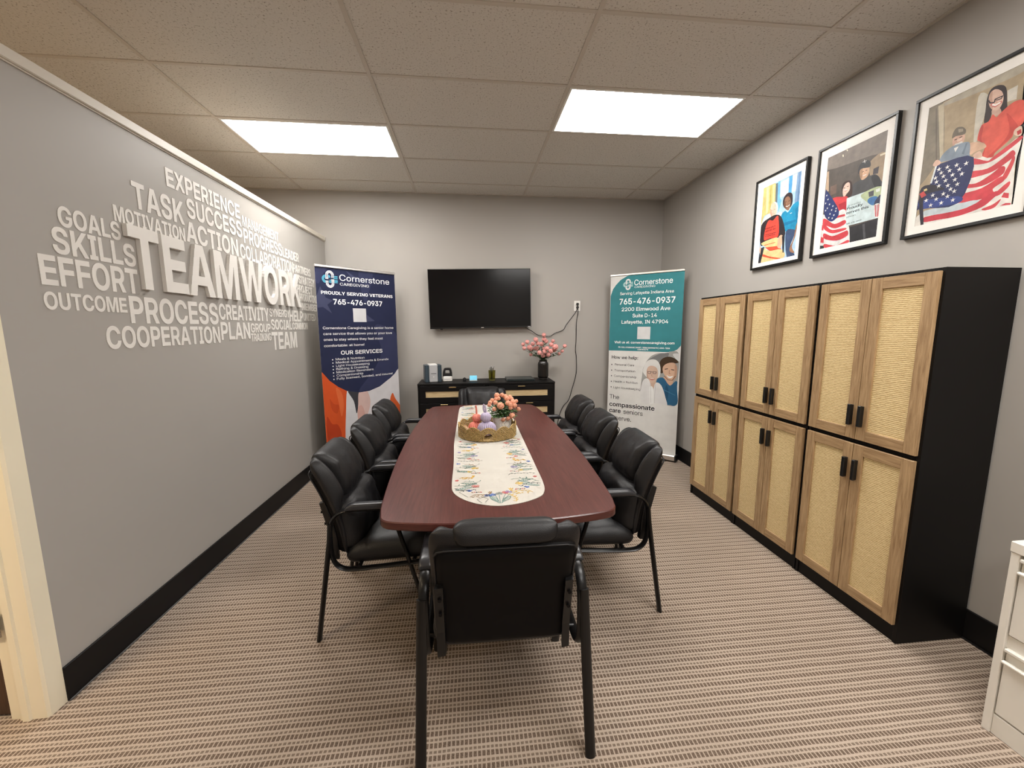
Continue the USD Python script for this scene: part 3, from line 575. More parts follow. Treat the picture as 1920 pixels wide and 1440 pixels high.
# ================================================================ framed photographs on the right wall
P1 = json.loads('[["rect",[0.48,0.68,0.86],[[0.08,0.621],[0.454,0.62],[0.453,0.044],[0.077,0.048]]],["p",[0.7,0.6,0.24],[[0.08,0.621],[0.208,0.614],[0.221,0.426],[0.109,0.405],[0.071,0.324]]],["p",[0.86,0.78,0.45],[[0.108,0.62],[0.136,0.619],[0.145,0.421],[0.122,0.414]]],["p",[0.55,0.45,0.14],[[0.15,0.617],[0.163,0.616],[0.173,0.433],[0.16,0.43]]],["p",[0.84,0.76,0.42],[[0.177,0.615],[0.197,0.615],[0.208,0.435],[0.19,0.434]]],["p",[0.84,0.92,0.97],[[0.256,0.604],[0.338,0.612],[0.343,0.493],[0.264,0.499]]],["l",[0.5,0.68,0.84],[[0.26,0.561],[0.339,0.565]],0.0027],["l",[0.5,0.68,0.84],[[0.297,0.608],[0.303,0.499]],0.0022],["p",[0.12,0.4,0.75],[[0.337,0.621],[0.369,0.619],[0.371,0.49],[0.342,0.493]]],["p",[0.75,0.86,0.94],[[0.373,0.617],[0.415,0.617],[0.413,0.5],[0.376,0.5]]],["p",[0.16,0.2,0.22],[[0.208,0.614],[0.23,0.613],[0.237,0.47],[0.216,0.47]]],["p",[0.22,0.52,0.8],[[0.23,0.613],[0.254,0.611],[0.261,0.5],[0.28,0.47],[0.263,0.414],[0.243,0.419]]],["p",[0.26,0.4,0.6],[[0.415,0.617],[0.454,0.62],[0.455,0.402],[0.408,0.415]]],["p",[0.16,0.28,0.46],[[0.432,0.616],[0.442,0.617],[0.445,0.41],[0.431,0.414]]],["p",[0.9,0.88,0.84],[[0.083,0.347],[0.12,0.396],[0.174,0.407],[0.179,0.362],[0.098,0.337]]],["p",[0.9,0.88,0.84],[[0.242,0.389],[0.289,0.389],[0.301,0.355],[0.275,0.362]]],["p",[0.055,0.04,0.045],[[0.296,0.441],[0.299,0.482],[0.33,0.506],[0.362,0.502],[0.383,0.481],[0.389,0.426],[0.37,0.396],[0.321,0.404]]],["p",[0.34,0.19,0.12],[[0.308,0.441],[0.317,0.477],[0.345,0.481],[0.367,0.456],[0.372,0.42],[0.36,0.382],[0.335,0.391],[0.316,0.412]]],["p",[0.22,0.11,0.07],[[0.308,0.441],[0.312,0.463],[0.326,0.433],[0.334,0.395],[0.32,0.407]]],["l",[0.04,0.03,0.03],[[0.321,0.448],[0.334,0.447]],0.0027],["l",[0.04,0.03,0.03],[[0.349,0.446],[0.363,0.446]],0.0027],["l",[0.2,0.1,0.07],[[0.341,0.44],[0.346,0.426],[0.354,0.426]],0.0016],["l",[0.95,0.92,0.9],[[0.329,0.416],[0.346,0.411],[0.362,0.417]],0.0043],["p",[0.03,0.33,0.55],[[0.288,0.359],[0.323,0.386],[0.35,0.367],[0.372,0.384],[0.4,0.411],[0.452,0.408],[0.455,0.269],[0.438,0.221],[0.349,0.232],[0.316,0.303]]],["p",[0.02,0.23,0.42],[[0.316,0.303],[0.429,0.299],[0.438,0.285],[0.327,0.276]]],["p",[0.02,0.24,0.43],[[0.42,0.371],[0.449,0.386],[0.454,0.275],[0.439,0.273]]],["l",[0.85,0.9,0.95],[[0.375,0.354],[0.391,0.354]],0.0038],["p",[0.08,0.12,0.22],[[0.349,0.232],[0.437,0.224],[0.427,0.176],[0.403,0.116],[0.453,0.044],[0.378,0.048]]],["p",[0.42,0.23,0.14],[[0.441,0.255],[0.454,0.27],[0.442,0.179],[0.419,0.113],[0.448,0.066],[0.407,0.079],[0.399,0.11],[0.428,0.17]]],["p",[0.82,0.58,0.45],[[0.171,0.364],[0.194,0.383],[0.234,0.385],[0.246,0.357],[0.208,0.345]]],["p",[0.84,0.84,0.84],[[0.197,0.476],[0.214,0.481],[0.24,0.46],[0.249,0.424],[0.242,0.395],[0.225,0.424]]],["p",[0.84,0.6,0.47],[[0.168,0.415],[0.169,0.452],[0.183,0.48],[0.208,0.479],[0.229,0.448],[0.237,0.409],[0.231,0.373],[0.196,0.367]]],["p",[0.66,0.42,0.32],[[0.168,0.415],[0.168,0.44],[0.182,0.43],[0.196,0.373],[0.181,0.386]]],["l",[0.35,0.22,0.18],[[0.18,0.427],[0.197,0.426]],0.0022],["l",[0.35,0.22,0.18],[[0.207,0.426],[0.225,0.426]],0.0022],["l",[0.6,0.3,0.26],[[0.195,0.395],[0.222,0.394]],0.0027],["p",[0.05,0.04,0.045],[[0.085,0.196],[0.083,0.34],[0.168,0.377],[0.239,0.381],[0.294,0.348],[0.339,0.249],[0.339,0.207],[0.285,0.206],[0.224,0.2],[0.135,0.18]]],["p",[0.86,0.1,0.07],[[0.123,0.221],[0.133,0.315],[0.163,0.359],[0.207,0.347],[0.245,0.369],[0.264,0.35],[0.276,0.217],[0.186,0.218]]],["l",[0.12,0.03,0.03],[[0.136,0.254],[0.249,0.25]],0.0038],["l",[0.12,0.03,0.03],[[0.135,0.243],[0.238,0.238]],0.0033],["p",[0.9,0.68,0.34],[[0.099,0.2],[0.214,0.212],[0.276,0.202],[0.284,0.138],[0.185,0.147],[0.126,0.175]]],["l",[0.78,0.16,0.07],[[0.126,0.176],[0.182,0.177],[0.249,0.176]],0.0049],["p",[0.8,0.13,0.07],[[0.142,0.159],[0.292,0.143],[0.321,0.11],[0.197,0.123]]],["p",[0.92,0.7,0.36],[[0.128,0.152],[0.197,0.123],[0.321,0.112],[0.345,0.047],[0.109,0.048]]],["p",[0.8,0.14,0.07],[[0.124,0.11],[0.202,0.08],[0.315,0.049],[0.268,0.05],[0.123,0.093]]],["p",[0.84,0.54,0.38],[[0.275,0.14],[0.277,0.199],[0.296,0.219],[0.32,0.211],[0.326,0.179],[0.311,0.124]]],["p",[0.05,0.05,0.06],[[0.078,0.048],[0.089,0.162],[0.136,0.166],[0.106,0.048]]],["p",[0.8,0.52,0.38],[[0.081,0.144],[0.086,0.189],[0.098,0.167],[0.095,0.108]]],["p",[0.04,0.04,0.05],[[0.314,0.206],[0.342,0.218],[0.345,0.084],[0.334,0.086]]]]')
P2 = json.loads('[["rect",[0.13,0.11,0.095],[[0.071,0.619],[0.451,0.621],[0.451,0.052],[0.067,0.049]]],["p",[0.27,0.23,0.2],[[0.071,0.619],[0.451,0.621],[0.451,0.503],[0.366,0.519],[0.078,0.544]]],["p",[0.42,0.32,0.22],[[0.36,0.485],[0.451,0.503],[0.454,0.32],[0.414,0.333],[0.367,0.421]]],["p",[0.08,0.07,0.08],[[0.389,0.438],[0.421,0.441],[0.419,0.403],[0.389,0.407]]],["p",[0.6,0.45,0.32],[[0.07,0.533],[0.084,0.535],[0.096,0.408],[0.072,0.409]]],["p",[0.22,0.15,0.12],[[0.107,0.432],[0.151,0.434],[0.154,0.377],[0.111,0.376]]],["p",[0.85,0.75,0.55],[[0.419,0.504],[0.451,0.504],[0.451,0.494],[0.421,0.494]]],["l",[0.95,0.88,0.7],[[0.176,0.596],[0.179,0.587]],0.0071],["l",[0.95,0.88,0.7],[[0.201,0.616],[0.205,0.61]],0.0064],["p",[0.095,0.095,0.1],[[0.241,0.324],[0.256,0.384],[0.298,0.402],[0.366,0.406],[0.406,0.402],[0.436,0.367],[0.442,0.318]]],["p",[0.05,0.05,0.055],[[0.381,0.392],[0.406,0.4],[0.436,0.367],[0.441,0.324],[0.415,0.323]]],["p",[0.76,0.5,0.34],[[0.303,0.444],[0.311,0.466],[0.359,0.461],[0.361,0.417],[0.34,0.4],[0.318,0.404]]],["p",[0.52,0.32,0.2],[[0.303,0.444],[0.311,0.466],[0.319,0.465],[0.323,0.412],[0.316,0.408]]],["l",[0.12,0.07,0.05],[[0.319,0.446],[0.329,0.445]],0.0035],["l",[0.12,0.07,0.05],[[0.341,0.446],[0.35,0.446]],0.0035],["l",[0.5,0.3,0.2],[[0.335,0.44],[0.339,0.429]],0.0028],["l",[0.9,0.85,0.8],[[0.327,0.422],[0.347,0.422]],0.0042],["p",[0.055,0.055,0.06],[[0.291,0.458],[0.298,0.489],[0.32,0.506],[0.359,0.494],[0.366,0.458],[0.311,0.466],[0.3,0.442]]],["l",[0.75,0.72,0.68],[[0.317,0.501],[0.338,0.502]],0.0035],["l",[0.75,0.72,0.68],[[0.325,0.51],[0.331,0.492]],0.0035],["p",[0.07,0.04,0.035],[[0.2,0.356],[0.191,0.392],[0.199,0.422],[0.229,0.428],[0.257,0.409],[0.268,0.348],[0.256,0.323],[0.233,0.33],[0.216,0.344]]],["p",[0.85,0.62,0.52],[[0.2,0.386],[0.212,0.411],[0.234,0.417],[0.247,0.4],[0.247,0.367],[0.227,0.348],[0.216,0.335],[0.203,0.355]]],["l",[0.1,0.06,0.05],[[0.205,0.392],[0.214,0.391]],0.0035],["l",[0.1,0.06,0.05],[[0.228,0.393],[0.237,0.393]],0.0035],["l",[0.55,0.12,0.12],[[0.21,0.375],[0.221,0.369],[0.231,0.372]],0.0028],["l",[0.97,0.95,0.93],[[0.21,0.377],[0.229,0.376]],0.0035],["p",[0.72,0.08,0.09],[[0.126,0.341],[0.153,0.354],[0.201,0.342],[0.241,0.327],[0.247,0.244],[0.188,0.26]]],["p",[0.5,0.04,0.06],[[0.179,0.303],[0.232,0.307],[0.238,0.256],[0.195,0.261]]],["p",[0.7,0.82,0.84],[[0.234,0.323],[0.447,0.325],[0.449,0.153],[0.246,0.153]]],["p",[0.52,0.6,0.38],[[0.329,0.316],[0.447,0.325],[0.452,0.231],[0.41,0.231],[0.362,0.269]]],["p",[0.8,0.84,0.8],[[0.416,0.317],[0.442,0.318],[0.441,0.3],[0.421,0.3]]],["p",[0.09,0.24,0.5],[[0.373,0.266],[0.384,0.281],[0.414,0.281],[0.435,0.266],[0.413,0.233],[0.388,0.246]]],["p",[0.11,0.11,0.13],[[0.373,0.315],[0.406,0.317],[0.407,0.286],[0.38,0.287]]],["p",[0.06,0.07,0.13],[[0.416,0.235],[0.423,0.257],[0.45,0.279],[0.453,0.228],[0.42,0.228]]],["p",[0.88,0.86,0.84],[[0.417,0.229],[0.449,0.229],[0.451,0.162],[0.438,0.159],[0.427,0.174]]],["l",[0.62,0.09,0.11],[[0.424,0.228],[0.434,0.166]],0.0057],["l",[0.62,0.09,0.11],[[0.435,0.227],[0.443,0.162]],0.005],["l",[0.62,0.09,0.11],[[0.445,0.227],[0.449,0.164]],0.005],["p",[0.88,0.87,0.86],[[0.072,0.27],[0.15,0.209],[0.188,0.26],[0.235,0.251],[0.247,0.165],[0.27,0.147],[0.285,0.05],[0.27,0.049],[0.114,0.05],[0.07,0.064],[0.065,0.195]]],["p",[0.74,0.09,0.11],[[0.075,0.241],[0.102,0.231],[0.164,0.188],[0.234,0.195],[0.241,0.17],[0.176,0.159],[0.124,0.181],[0.079,0.209]]],["p",[0.74,0.09,0.11],[[0.075,0.221],[0.107,0.188],[0.152,0.154],[0.243,0.146],[0.245,0.133],[0.159,0.132],[0.101,0.162],[0.078,0.192]]],["p",[0.74,0.09,0.11],[[0.09,0.147],[0.157,0.115],[0.227,0.123],[0.261,0.126],[0.265,0.095],[0.193,0.08],[0.099,0.11]]],["p",[0.74,0.09,0.11],[[0.103,0.077],[0.189,0.05],[0.268,0.068],[0.27,0.049],[0.115,0.049]]],["p",[0.74,0.09,0.11],[[0.065,0.205],[0.083,0.199],[0.084,0.166],[0.067,0.172]]],["p",[0.74,0.09,0.11],[[0.068,0.129],[0.094,0.118],[0.095,0.084],[0.068,0.093]]],["p",[0.74,0.09,0.11],[[0.163,0.236],[0.233,0.231],[0.235,0.218],[0.168,0.221]]],["p",[0.04,0.06,0.2],[[0.072,0.409],[0.089,0.407],[0.188,0.26],[0.15,0.209],[0.101,0.235],[0.074,0.291]]],["p",[0.05,0.05,0.055],[[0.274,0.142],[0.449,0.15],[0.451,0.052],[0.287,0.05]]],["p",[0.12,0.12,0.13],[[0.357,0.139],[0.371,0.141],[0.387,0.056],[0.374,0.053]]],["p",[0.05,0.05,0.06],[[0.067,0.049],[0.069,0.073],[0.095,0.068],[0.104,0.049]]]]')
P3 = json.loads('[["rect",[0.5,0.4,0.27],[[0.055,0.624],[0.421,0.64],[0.447,0.057],[0.063,0.057]]],["p",[0.52,0.47,0.38],[[0.127,0.623],[0.421,0.64],[0.426,0.599],[0.316,0.594],[0.126,0.607]]],["p",[0.3,0.26,0.2],[[0.056,0.622],[0.121,0.622],[0.152,0.371],[0.131,0.347],[0.07,0.268],[0.06,0.298]]],["p",[0.62,0.54,0.4],[[0.1,0.62],[0.125,0.621],[0.152,0.371],[0.139,0.357]]],["p",[0.22,0.19,0.15],[[0.089,0.613],[0.096,0.613],[0.127,0.355],[0.122,0.35]]],["p",[0.66,0.62,0.53],[[0.267,0.576],[0.304,0.565],[0.305,0.519],[0.286,0.385],[0.272,0.385]]],["p",[0.68,0.64,0.56],[[0.372,0.547],[0.406,0.551],[0.408,0.495],[0.378,0.499]]],["p",[0.06,0.045,0.045],[[0.301,0.55],[0.312,0.585],[0.341,0.586],[0.366,0.562],[0.377,0.5],[0.38,0.465],[0.363,0.45],[0.35,0.479],[0.329,0.489],[0.324,0.445],[0.311,0.434],[0.302,0.456],[0.302,0.502]]],["p",[0.7,0.47,0.38],[[0.328,0.493],[0.354,0.486],[0.361,0.462],[0.342,0.46],[0.328,0.475]]],["p",[0.78,0.54,0.44],[[0.308,0.54],[0.31,0.568],[0.328,0.576],[0.352,0.555],[0.362,0.524],[0.359,0.497],[0.349,0.482],[0.331,0.489],[0.316,0.51]]],["p",[0.62,0.4,0.31],[[0.308,0.54],[0.31,0.568],[0.318,0.572],[0.321,0.54],[0.328,0.496],[0.316,0.51]]],["l",[0.05,0.04,0.05],[[0.309,0.539],[0.315,0.526],[0.331,0.521],[0.332,0.533],[0.358,0.533]],0.0045],["l",[0.05,0.04,0.05],[[0.332,0.533],[0.338,0.526],[0.354,0.524],[0.358,0.533]],0.0036],["l",[0.55,0.33,0.26],[[0.335,0.528],[0.337,0.518],[0.342,0.516]],0.0036],["l",[0.6,0.2,0.18],[[0.323,0.516],[0.337,0.503],[0.354,0.509]],0.0108],["l",[0.92,0.88,0.84],[[0.326,0.514],[0.337,0.506],[0.351,0.509]],0.0063],["p",[0.8,0.15,0.11],[[0.286,0.385],[0.294,0.441],[0.319,0.448],[0.331,0.471],[0.346,0.453],[0.357,0.462],[0.383,0.48],[0.405,0.488],[0.428,0.482],[0.439,0.463],[0.444,0.39],[0.428,0.375],[0.416,0.358],[0.41,0.338],[0.362,0.301],[0.354,0.286],[0.312,0.296],[0.321,0.346],[0.303,0.372]]],["p",[0.66,0.1,0.08],[[0.381,0.453],[0.415,0.403],[0.428,0.375],[0.416,0.358],[0.405,0.34],[0.362,0.301],[0.354,0.286],[0.333,0.291],[0.378,0.329],[0.4,0.376]]],["p",[0.62,0.09,0.08],[[0.294,0.441],[0.303,0.431],[0.302,0.378],[0.321,0.346],[0.317,0.297],[0.31,0.297],[0.32,0.347],[0.291,0.383]]],["p",[0.74,0.5,0.36],[[0.254,0.38],[0.292,0.373],[0.318,0.354],[0.323,0.337],[0.287,0.334],[0.265,0.33]]],["p",[0.68,0.44,0.34],[[0.185,0.428],[0.197,0.439],[0.231,0.433],[0.234,0.407],[0.225,0.392],[0.207,0.381],[0.189,0.398]]],["p",[0.84,0.62,0.5],[[0.202,0.421],[0.224,0.423],[0.223,0.412],[0.206,0.41]]],["l",[0.15,0.09,0.07],[[0.194,0.424],[0.201,0.424]],0.0045],["l",[0.15,0.09,0.07],[[0.214,0.426],[0.222,0.426]],0.0045],["p",[0.75,0.72,0.68],[[0.197,0.403],[0.21,0.404],[0.226,0.404],[0.225,0.391],[0.21,0.383],[0.195,0.393]]],["p",[0.2,0.17,0.13],[[0.181,0.436],[0.183,0.461],[0.195,0.477],[0.218,0.471],[0.235,0.45],[0.231,0.433],[0.197,0.439]]],["p",[0.42,0.36,0.28],[[0.202,0.468],[0.222,0.462],[0.225,0.448],[0.206,0.451]]],["p",[0.3,0.36,0.43],[[0.132,0.34],[0.151,0.378],[0.185,0.397],[0.213,0.397],[0.241,0.395],[0.259,0.381],[0.263,0.334],[0.256,0.324],[0.144,0.342]]],["p",[0.2,0.25,0.31],[[0.231,0.347],[0.242,0.388],[0.249,0.387],[0.24,0.34]]],["p",[0.85,0.82,0.78],[[0.195,0.386],[0.214,0.387],[0.203,0.365]]],["p",[0.9,0.86,0.8],[[0.279,0.309],[0.354,0.283],[0.442,0.333],[0.438,0.22],[0.445,0.058],[0.412,0.058],[0.063,0.057],[0.094,0.123],[0.244,0.128]]],["p",[0.72,0.1,0.12],[[0.279,0.308],[0.335,0.276],[0.354,0.283],[0.408,0.316],[0.442,0.334],[0.445,0.318],[0.384,0.28],[0.336,0.266],[0.271,0.285]]],["p",[0.72,0.1,0.12],[[0.264,0.253],[0.34,0.241],[0.395,0.267],[0.421,0.286],[0.433,0.264],[0.408,0.242],[0.352,0.219],[0.257,0.225]]],["p",[0.7,0.09,0.11],[[0.247,0.206],[0.304,0.19],[0.358,0.211],[0.39,0.232],[0.406,0.22],[0.395,0.192],[0.328,0.17],[0.245,0.188]]],["p",[0.74,0.11,0.12],[[0.428,0.263],[0.434,0.238],[0.416,0.176],[0.397,0.174],[0.404,0.198],[0.418,0.233]]],["p",[0.7,0.09,0.11],[[0.246,0.156],[0.329,0.161],[0.395,0.189],[0.408,0.167],[0.372,0.144],[0.376,0.113],[0.244,0.121]]],["p",[0.72,0.1,0.12],[[0.376,0.113],[0.401,0.14],[0.427,0.158],[0.428,0.138],[0.4,0.111]]],["p",[0.68,0.08,0.11],[[0.105,0.093],[0.251,0.087],[0.305,0.097],[0.374,0.129],[0.399,0.124],[0.377,0.101],[0.34,0.075],[0.255,0.06],[0.165,0.064],[0.101,0.069]]],["p",[0.72,0.1,0.12],[[0.407,0.098],[0.414,0.116],[0.432,0.108],[0.433,0.087]]],["p",[0.7,0.1,0.12],[[0.341,0.066],[0.38,0.076],[0.407,0.092],[0.392,0.064],[0.363,0.056]]],["p",[0.7,0.1,0.12],[[0.406,0.063],[0.425,0.069],[0.443,0.064],[0.443,0.057]]],["p",[0.66,0.74,0.78],[[0.101,0.125],[0.248,0.117],[0.303,0.116],[0.326,0.104],[0.251,0.087],[0.11,0.098]]],["p",[0.045,0.055,0.15],[[0.124,0.33],[0.144,0.335],[0.282,0.311],[0.244,0.121],[0.072,0.143],[0.062,0.11],[0.065,0.2],[0.111,0.254]]],["p",[0.06,0.09,0.3],[[0.072,0.143],[0.075,0.177],[0.24,0.154],[0.244,0.121],[0.079,0.137]]],["p",[0.8,0.84,0.85],[[0.122,0.33],[0.13,0.33],[0.116,0.252],[0.108,0.255]]],["p",[0.8,0.55,0.44],[[0.11,0.341],[0.123,0.36],[0.141,0.349],[0.144,0.335],[0.124,0.33]]],["p",[0.8,0.55,0.44],[[0.278,0.322],[0.3,0.331],[0.313,0.314],[0.312,0.3],[0.29,0.305]]],["p",[0.82,0.6,0.48],[[0.417,0.352],[0.419,0.37],[0.439,0.375],[0.445,0.345],[0.437,0.335]]],["p",[0.55,0.07,0.07],[[0.426,0.359],[0.439,0.363],[0.443,0.346],[0.431,0.342]]],["p",[0.05,0.045,0.06],[[0.063,0.229],[0.112,0.247],[0.179,0.206],[0.123,0.207],[0.086,0.191],[0.102,0.059],[0.088,0.057]]],["p",[0.62,0.1,0.1],[[0.063,0.218],[0.082,0.226],[0.098,0.201],[0.076,0.194]]],["p",[0.75,0.6,0.3],[[0.081,0.233],[0.095,0.236],[0.1,0.225],[0.085,0.223]]]]')
S2 = [[0.084,0.385],[0.097,0.357],[0.081,0.337],[0.112,0.322],[0.139,0.304],[0.098,0.302],[0.133,0.282],[0.163,0.267],[0.123,0.26],[0.153,0.245],[0.116,0.238],[0.143,0.228],[0.086,0.291],[0.165,0.283]]
S3 = [[0.141,0.31],[0.177,0.307],[0.216,0.302],[0.255,0.295],[0.153,0.289],[0.189,0.287],[0.23,0.278],[0.165,0.269],[0.204,0.262],[0.243,0.253],[0.13,0.273],[0.177,0.245],[0.217,0.236],[0.137,0.252],[0.19,0.218],[0.23,0.211],[0.15,0.229],[0.204,0.197],[0.221,0.182],[0.175,0.184],[0.128,0.192],[0.1,0.175],[0.146,0.168],[0.195,0.166],[0.22,0.142],[0.124,0.145],[0.171,0.143]]
PW, PH = .51, .692
for Y0, L, label, rect in ((3.245, P1, 'black-framed photo of a seated man in red and a woman in blue scrubs', (.079, .453, .046, .621)),
                     (2.650, P2, 'black-framed photo of a woman with a flag and a man holding a sign', (.070, .451, .050, .620)),
                     (2.055, P3, 'black-framed photo of a seated man and a standing woman behind a large flag', (.060, .452, .057, .630))):
    t = thing('framed_photo', label, 'picture', (XR, Y0, 1.952)); fr = frame([0, 0, 0], [0, -1, 0], [0, 0, 1], [-1, 0, 0])     # u, v, out of the wall
    b = .015
    obj('frame', MB().bx(0, PW, 0, b, .001, .026, .0015).bx(0, PW, PH - b, PH, .001, .026, .0015).bx(0, b, b, PH - b, .001, .026, .0015).bx(PW - b, PW, b, PH - b, .001, .026, .0015).move(fr), M['handle'], t)
    x0, x1, y0, y1 = rect
    mb = sbox(b - .002, b - .002, PW - b + .002, PH - b + .002).difference(sbox(x0, y0, x1, y1))
    obj('mat', MB().mesh(extrude(mb, .004).get()).move(frame([0, 0, 0], [1, 0, 0], [0, 1, 0], [0, 0, 1])).move(np.array([[1, 0, 0, 0], [0, 1, 0, 0], [0, 0, 1, .012], [0, 0, 0, 1.]])).move(fr), M['mat_board'], t)
    lay = [list(q) for q in L]
    if L is P2:
        lay += [('p', (.86, .86, .86), star(a, c, .0075, .3)) for a, c in S2]
        lay += [('g', (.03, .035, .04), text_at('Proudly', .242, .346, .250, .016, 600, 64)), ('g', (.03, .035, .04), text_at('serves this', .242, .385, .225, .016, 600, 64)), ('g', (.10, .12, .13), text_at('veteran.', .244, .309, .203, .010, 400, 64)),
                ('g', (.03, .035, .04), text_at('765-476-0937', .247, .347, .163, .008, 700, 64)), ('g', (.16, .20, .22), text_at('Cornerstone', .262, .332, .270, .009, 400, 64)), ('g', (.20, .42, .46), Point(.253, .272).buffer(.007).difference(Point(.253, .272).buffer(.003)))]
        lay = [(k[0], k[1], k[2], *k[3:]) for k in lay]
    if L is P3: lay += [('p', (.88, .87, .85), star(a, c, .0115)) for a, c in S3]
    if L is P1:
        lay += [('g', (.08, .02, .02), text_at('PROUDLY', .131, .24, .294, .011, 700, 64)), ('g', (.08, .02, .02), text_at('SERVED BY', .131, .244, .275, .011, 700, 64))]
    pm, pc = painting(lay, sbox(x0 - .003, y0 - .003, x1 + .003, y1 + .003)); pm.move(np.array([[1, 0, 0, 0], [0, 1, 0, 0], [0, 0, 1, .0145], [0, 0, 0, 1.]])).move(fr)
    obj('photo_print', pm, M['print'], t, colors=pc**1.08*.74)
    obj('backing', box(b - .002, PW - b + .002, b - .002, PH - b + .002, .004, .0115).move(fr), M['handle'], t)

# ================================================================ pull-up banners
def cross_mark(cx, cy, w, h):
    """The interlaced cross of rounded bars: (white lines, blue lines)."""
    W, B = [], []
    for k in range(3):
        r = 1 - .26*k; hw, hh = .44*r + .0, 1.0 - .26*k*.42
        top = [(-.52*r, .02)] + [(-.52*r*math.cos(a), hh - .52*r + .52*r*math.sin(a)) for a in np.linspace(0, PI, 13)] + [(.52*r, .22)]
        W.append(LineString(top)); W.append(LineString([(-x, -y) for x, y in top]))
        B.append(LineString([(.05 if k else -.05, .44*r)] + [(-1 + .26*k*.42 + .44*r - .44*r*math.sin(a), .44*r*math.cos(a)) for a in np.linspace(0, PI, 13)] + [(-.5, -.44*r)]))
        B.append(LineString([(.52, .10 + .14*k), (1.0, .10 + .14*k)])); B.append(LineString([(-.1 if k else .0, -.10 - .14*k), (1.0, -.10 - .14*k)]))
    f = lambda L: affinity.affine_transform(unary_union([l.buffer(.041, quad_segs=3) for l in L]), [w/2, 0, 0, h/2, cx, cy])
    wh = f(W); return wh, f(B).difference(wh.buffer(.002))
def banner(Lp, Rp, label, art, inks, logo, ztop, width):
    Lp, Rp = np.array([*Lp, 0.0]), np.array([*Rp, 0.0]); d = (Rp - Lp)/np.linalg.norm(Rp - Lp); n = np.array([d[1], -d[0], 0]); c = Lp + d*width/2
    ang = math.atan2(d[1], d[0]); t = thing('pull_up_banner', label, 'banner', c, ang); fr = frame([-width/2, 0, 0], [1, 0, 0], [0, 0, 1], [0, -1, 0])   # u, z, towards the room
    pm, pc = painting(art, sbox(0, .07, width, ztop)); obj('graphic', pm.move(fr), M['banner'], t, colors=pc*.86)
    obj('backing', box(0, width, .07, ztop, -.0016, -.0006).move(fr), M['white_plastic'], t)
    lines = {}
    for ink, txt, u0, u1, z, h, w in inks: obj('lettering', flat(text_at(txt, u0, u1, z, h, w, 96), .0009).move(fr), M[ink], t)
    for g, ink in logo: obj('logo', flat(g, .0009).move(fr), M[ink], t)
    obj('top_rail', MB().bx(-.004, width + .004, ztop - .004, ztop + .020, -.010, .010, .004).move(fr), M['silver'], t)
    bs = obj('base', MB().bx(-.012, width + .012, .012, .078, -.045, .045, .012).move(fr), M['silver'], t)
    for u in (-.012, width + .006): obj('end_cap', box(u - .006, u + .012, .006, .082, -.048, .048, .006).move(fr), M['black_plastic'], bs)
    for u in (.12, width - .12): obj('foot', box(u - .03, u + .03, 0, .012, -.14, .06, .003).move(fr), M['black_plastic'], t)
    obj('pole', MB().mesh(tube([(0, .022, .05), (0, .022, ztop + .006)], .007, 8).get()), M['steel'], t)
navy, navy2, navy3 = (.020, .025, .068), (.036, .042, .100), (.055, .062, .125)
W1 = .864
arc = [(-.01, 1.08), (.008, 1.064), (.071, .98), (.156, .908), (.245, .856), (.382, .824), (.498, .828), (.621, .862), (.751, .94), (.862, 1.037), (.88, 1.055), (.88, 2.2), (-.01, 2.2)]
art1 = [('r', (.72, .70, .72), [(-.01, 0), (.9, 0), (.9, 1.1), (-.01, 1.1)]),
    ('p', (.70, .10, .022), [(-.02, 1.1), (.10, 1.0), (.255, .86), (.245, .70), (.215, .55), (.20, .40), (.19, .05), (-.02, .05)]),
    ('p', (.50, .055, .015), [(.02, .62), (.07, .54), (.13, .52), (.16, .40), (.10, .28), (.02, .35)]), ('p', (.58, .075, .018), [(.06, .80), (.10, .74), (.15, .72), (.13, .64), (.08, .68)]), ('p', (.78, .16, .05), [(.13, .9), (.19, .84), (.2, .70), (.17, .60), (.15, .75)]),
    ('p', (.70, .70, .73), [(.245, .86), (.296, .786), (.335, .62), (.34, .40), (.30, .05), (.19, .05), (.20, .40), (.217, .60)]),
    ('p', (.05, .05, .06), [(.255, .86), (.385, .86), (.36, .70), (.335, .605), (.312, .74)]),
    ('p', (.70, .50, .46), [(.375, .83), (.46, .84), (.50, .72), (.47, .60), (.40, .50), (.345, .56), (.358, .70)]), ('p', (.66, .40, .35), [(.352, .66), (.40, .68), (.43, .58), (.40, .48), (.35, .52)]),
    ('p', (.72, .13, .035), [(.774, .77), (.81, .70), (.88, .58), (.88, .40), (.82, .46), (.74, .66)]),
    ('p', (.66, .14, .06), [(.34, .40), (.5, .45), (.7, .38), (.88, .30), (.88, .22), (.6, .3), (.34, .3)]),
    ('r', navy, arc), 
    ('p', navy2, [(.60, 1.52), (.75, 1.50), (.864, 1.40), (.864, 1.05), (.62, .87), (.425, .832), (.384, .86), (.56, 1.05), (.66, 1.25)]),
    ('r', navy3, [(.041, 1.894), (.088, 1.79), (.155, 1.765), (.10, 1.722), (.14, 1.640), (.055, 1.700), (.0, 1.69), (.0, 1.80)]),
    ('r', navy3, [(.30, 2.07), (.399, 2.013), (.49, 1.985), (.43, 1.965), (.37, 1.99)]), ('r', navy3, [(.50, 1.64), (.60, 1.570), (.505, 1.562)]),
    ('p', navy2, [(.0, 2.08), (.12, 2.08), (.07, 2.0), (.03, 1.92), (.0, 1.95)]), ('p', navy2, [(.45, 2.08), (.60, 2.08), (.56, 1.9), (.50, 1.75), (.46, 1.9)]),
    ('r', (.72, .72, .74), [(.359, 1.558), (.504, 1.558), (.504, 1.697), (.359, 1.697)])]
Iw = 'ink_white'
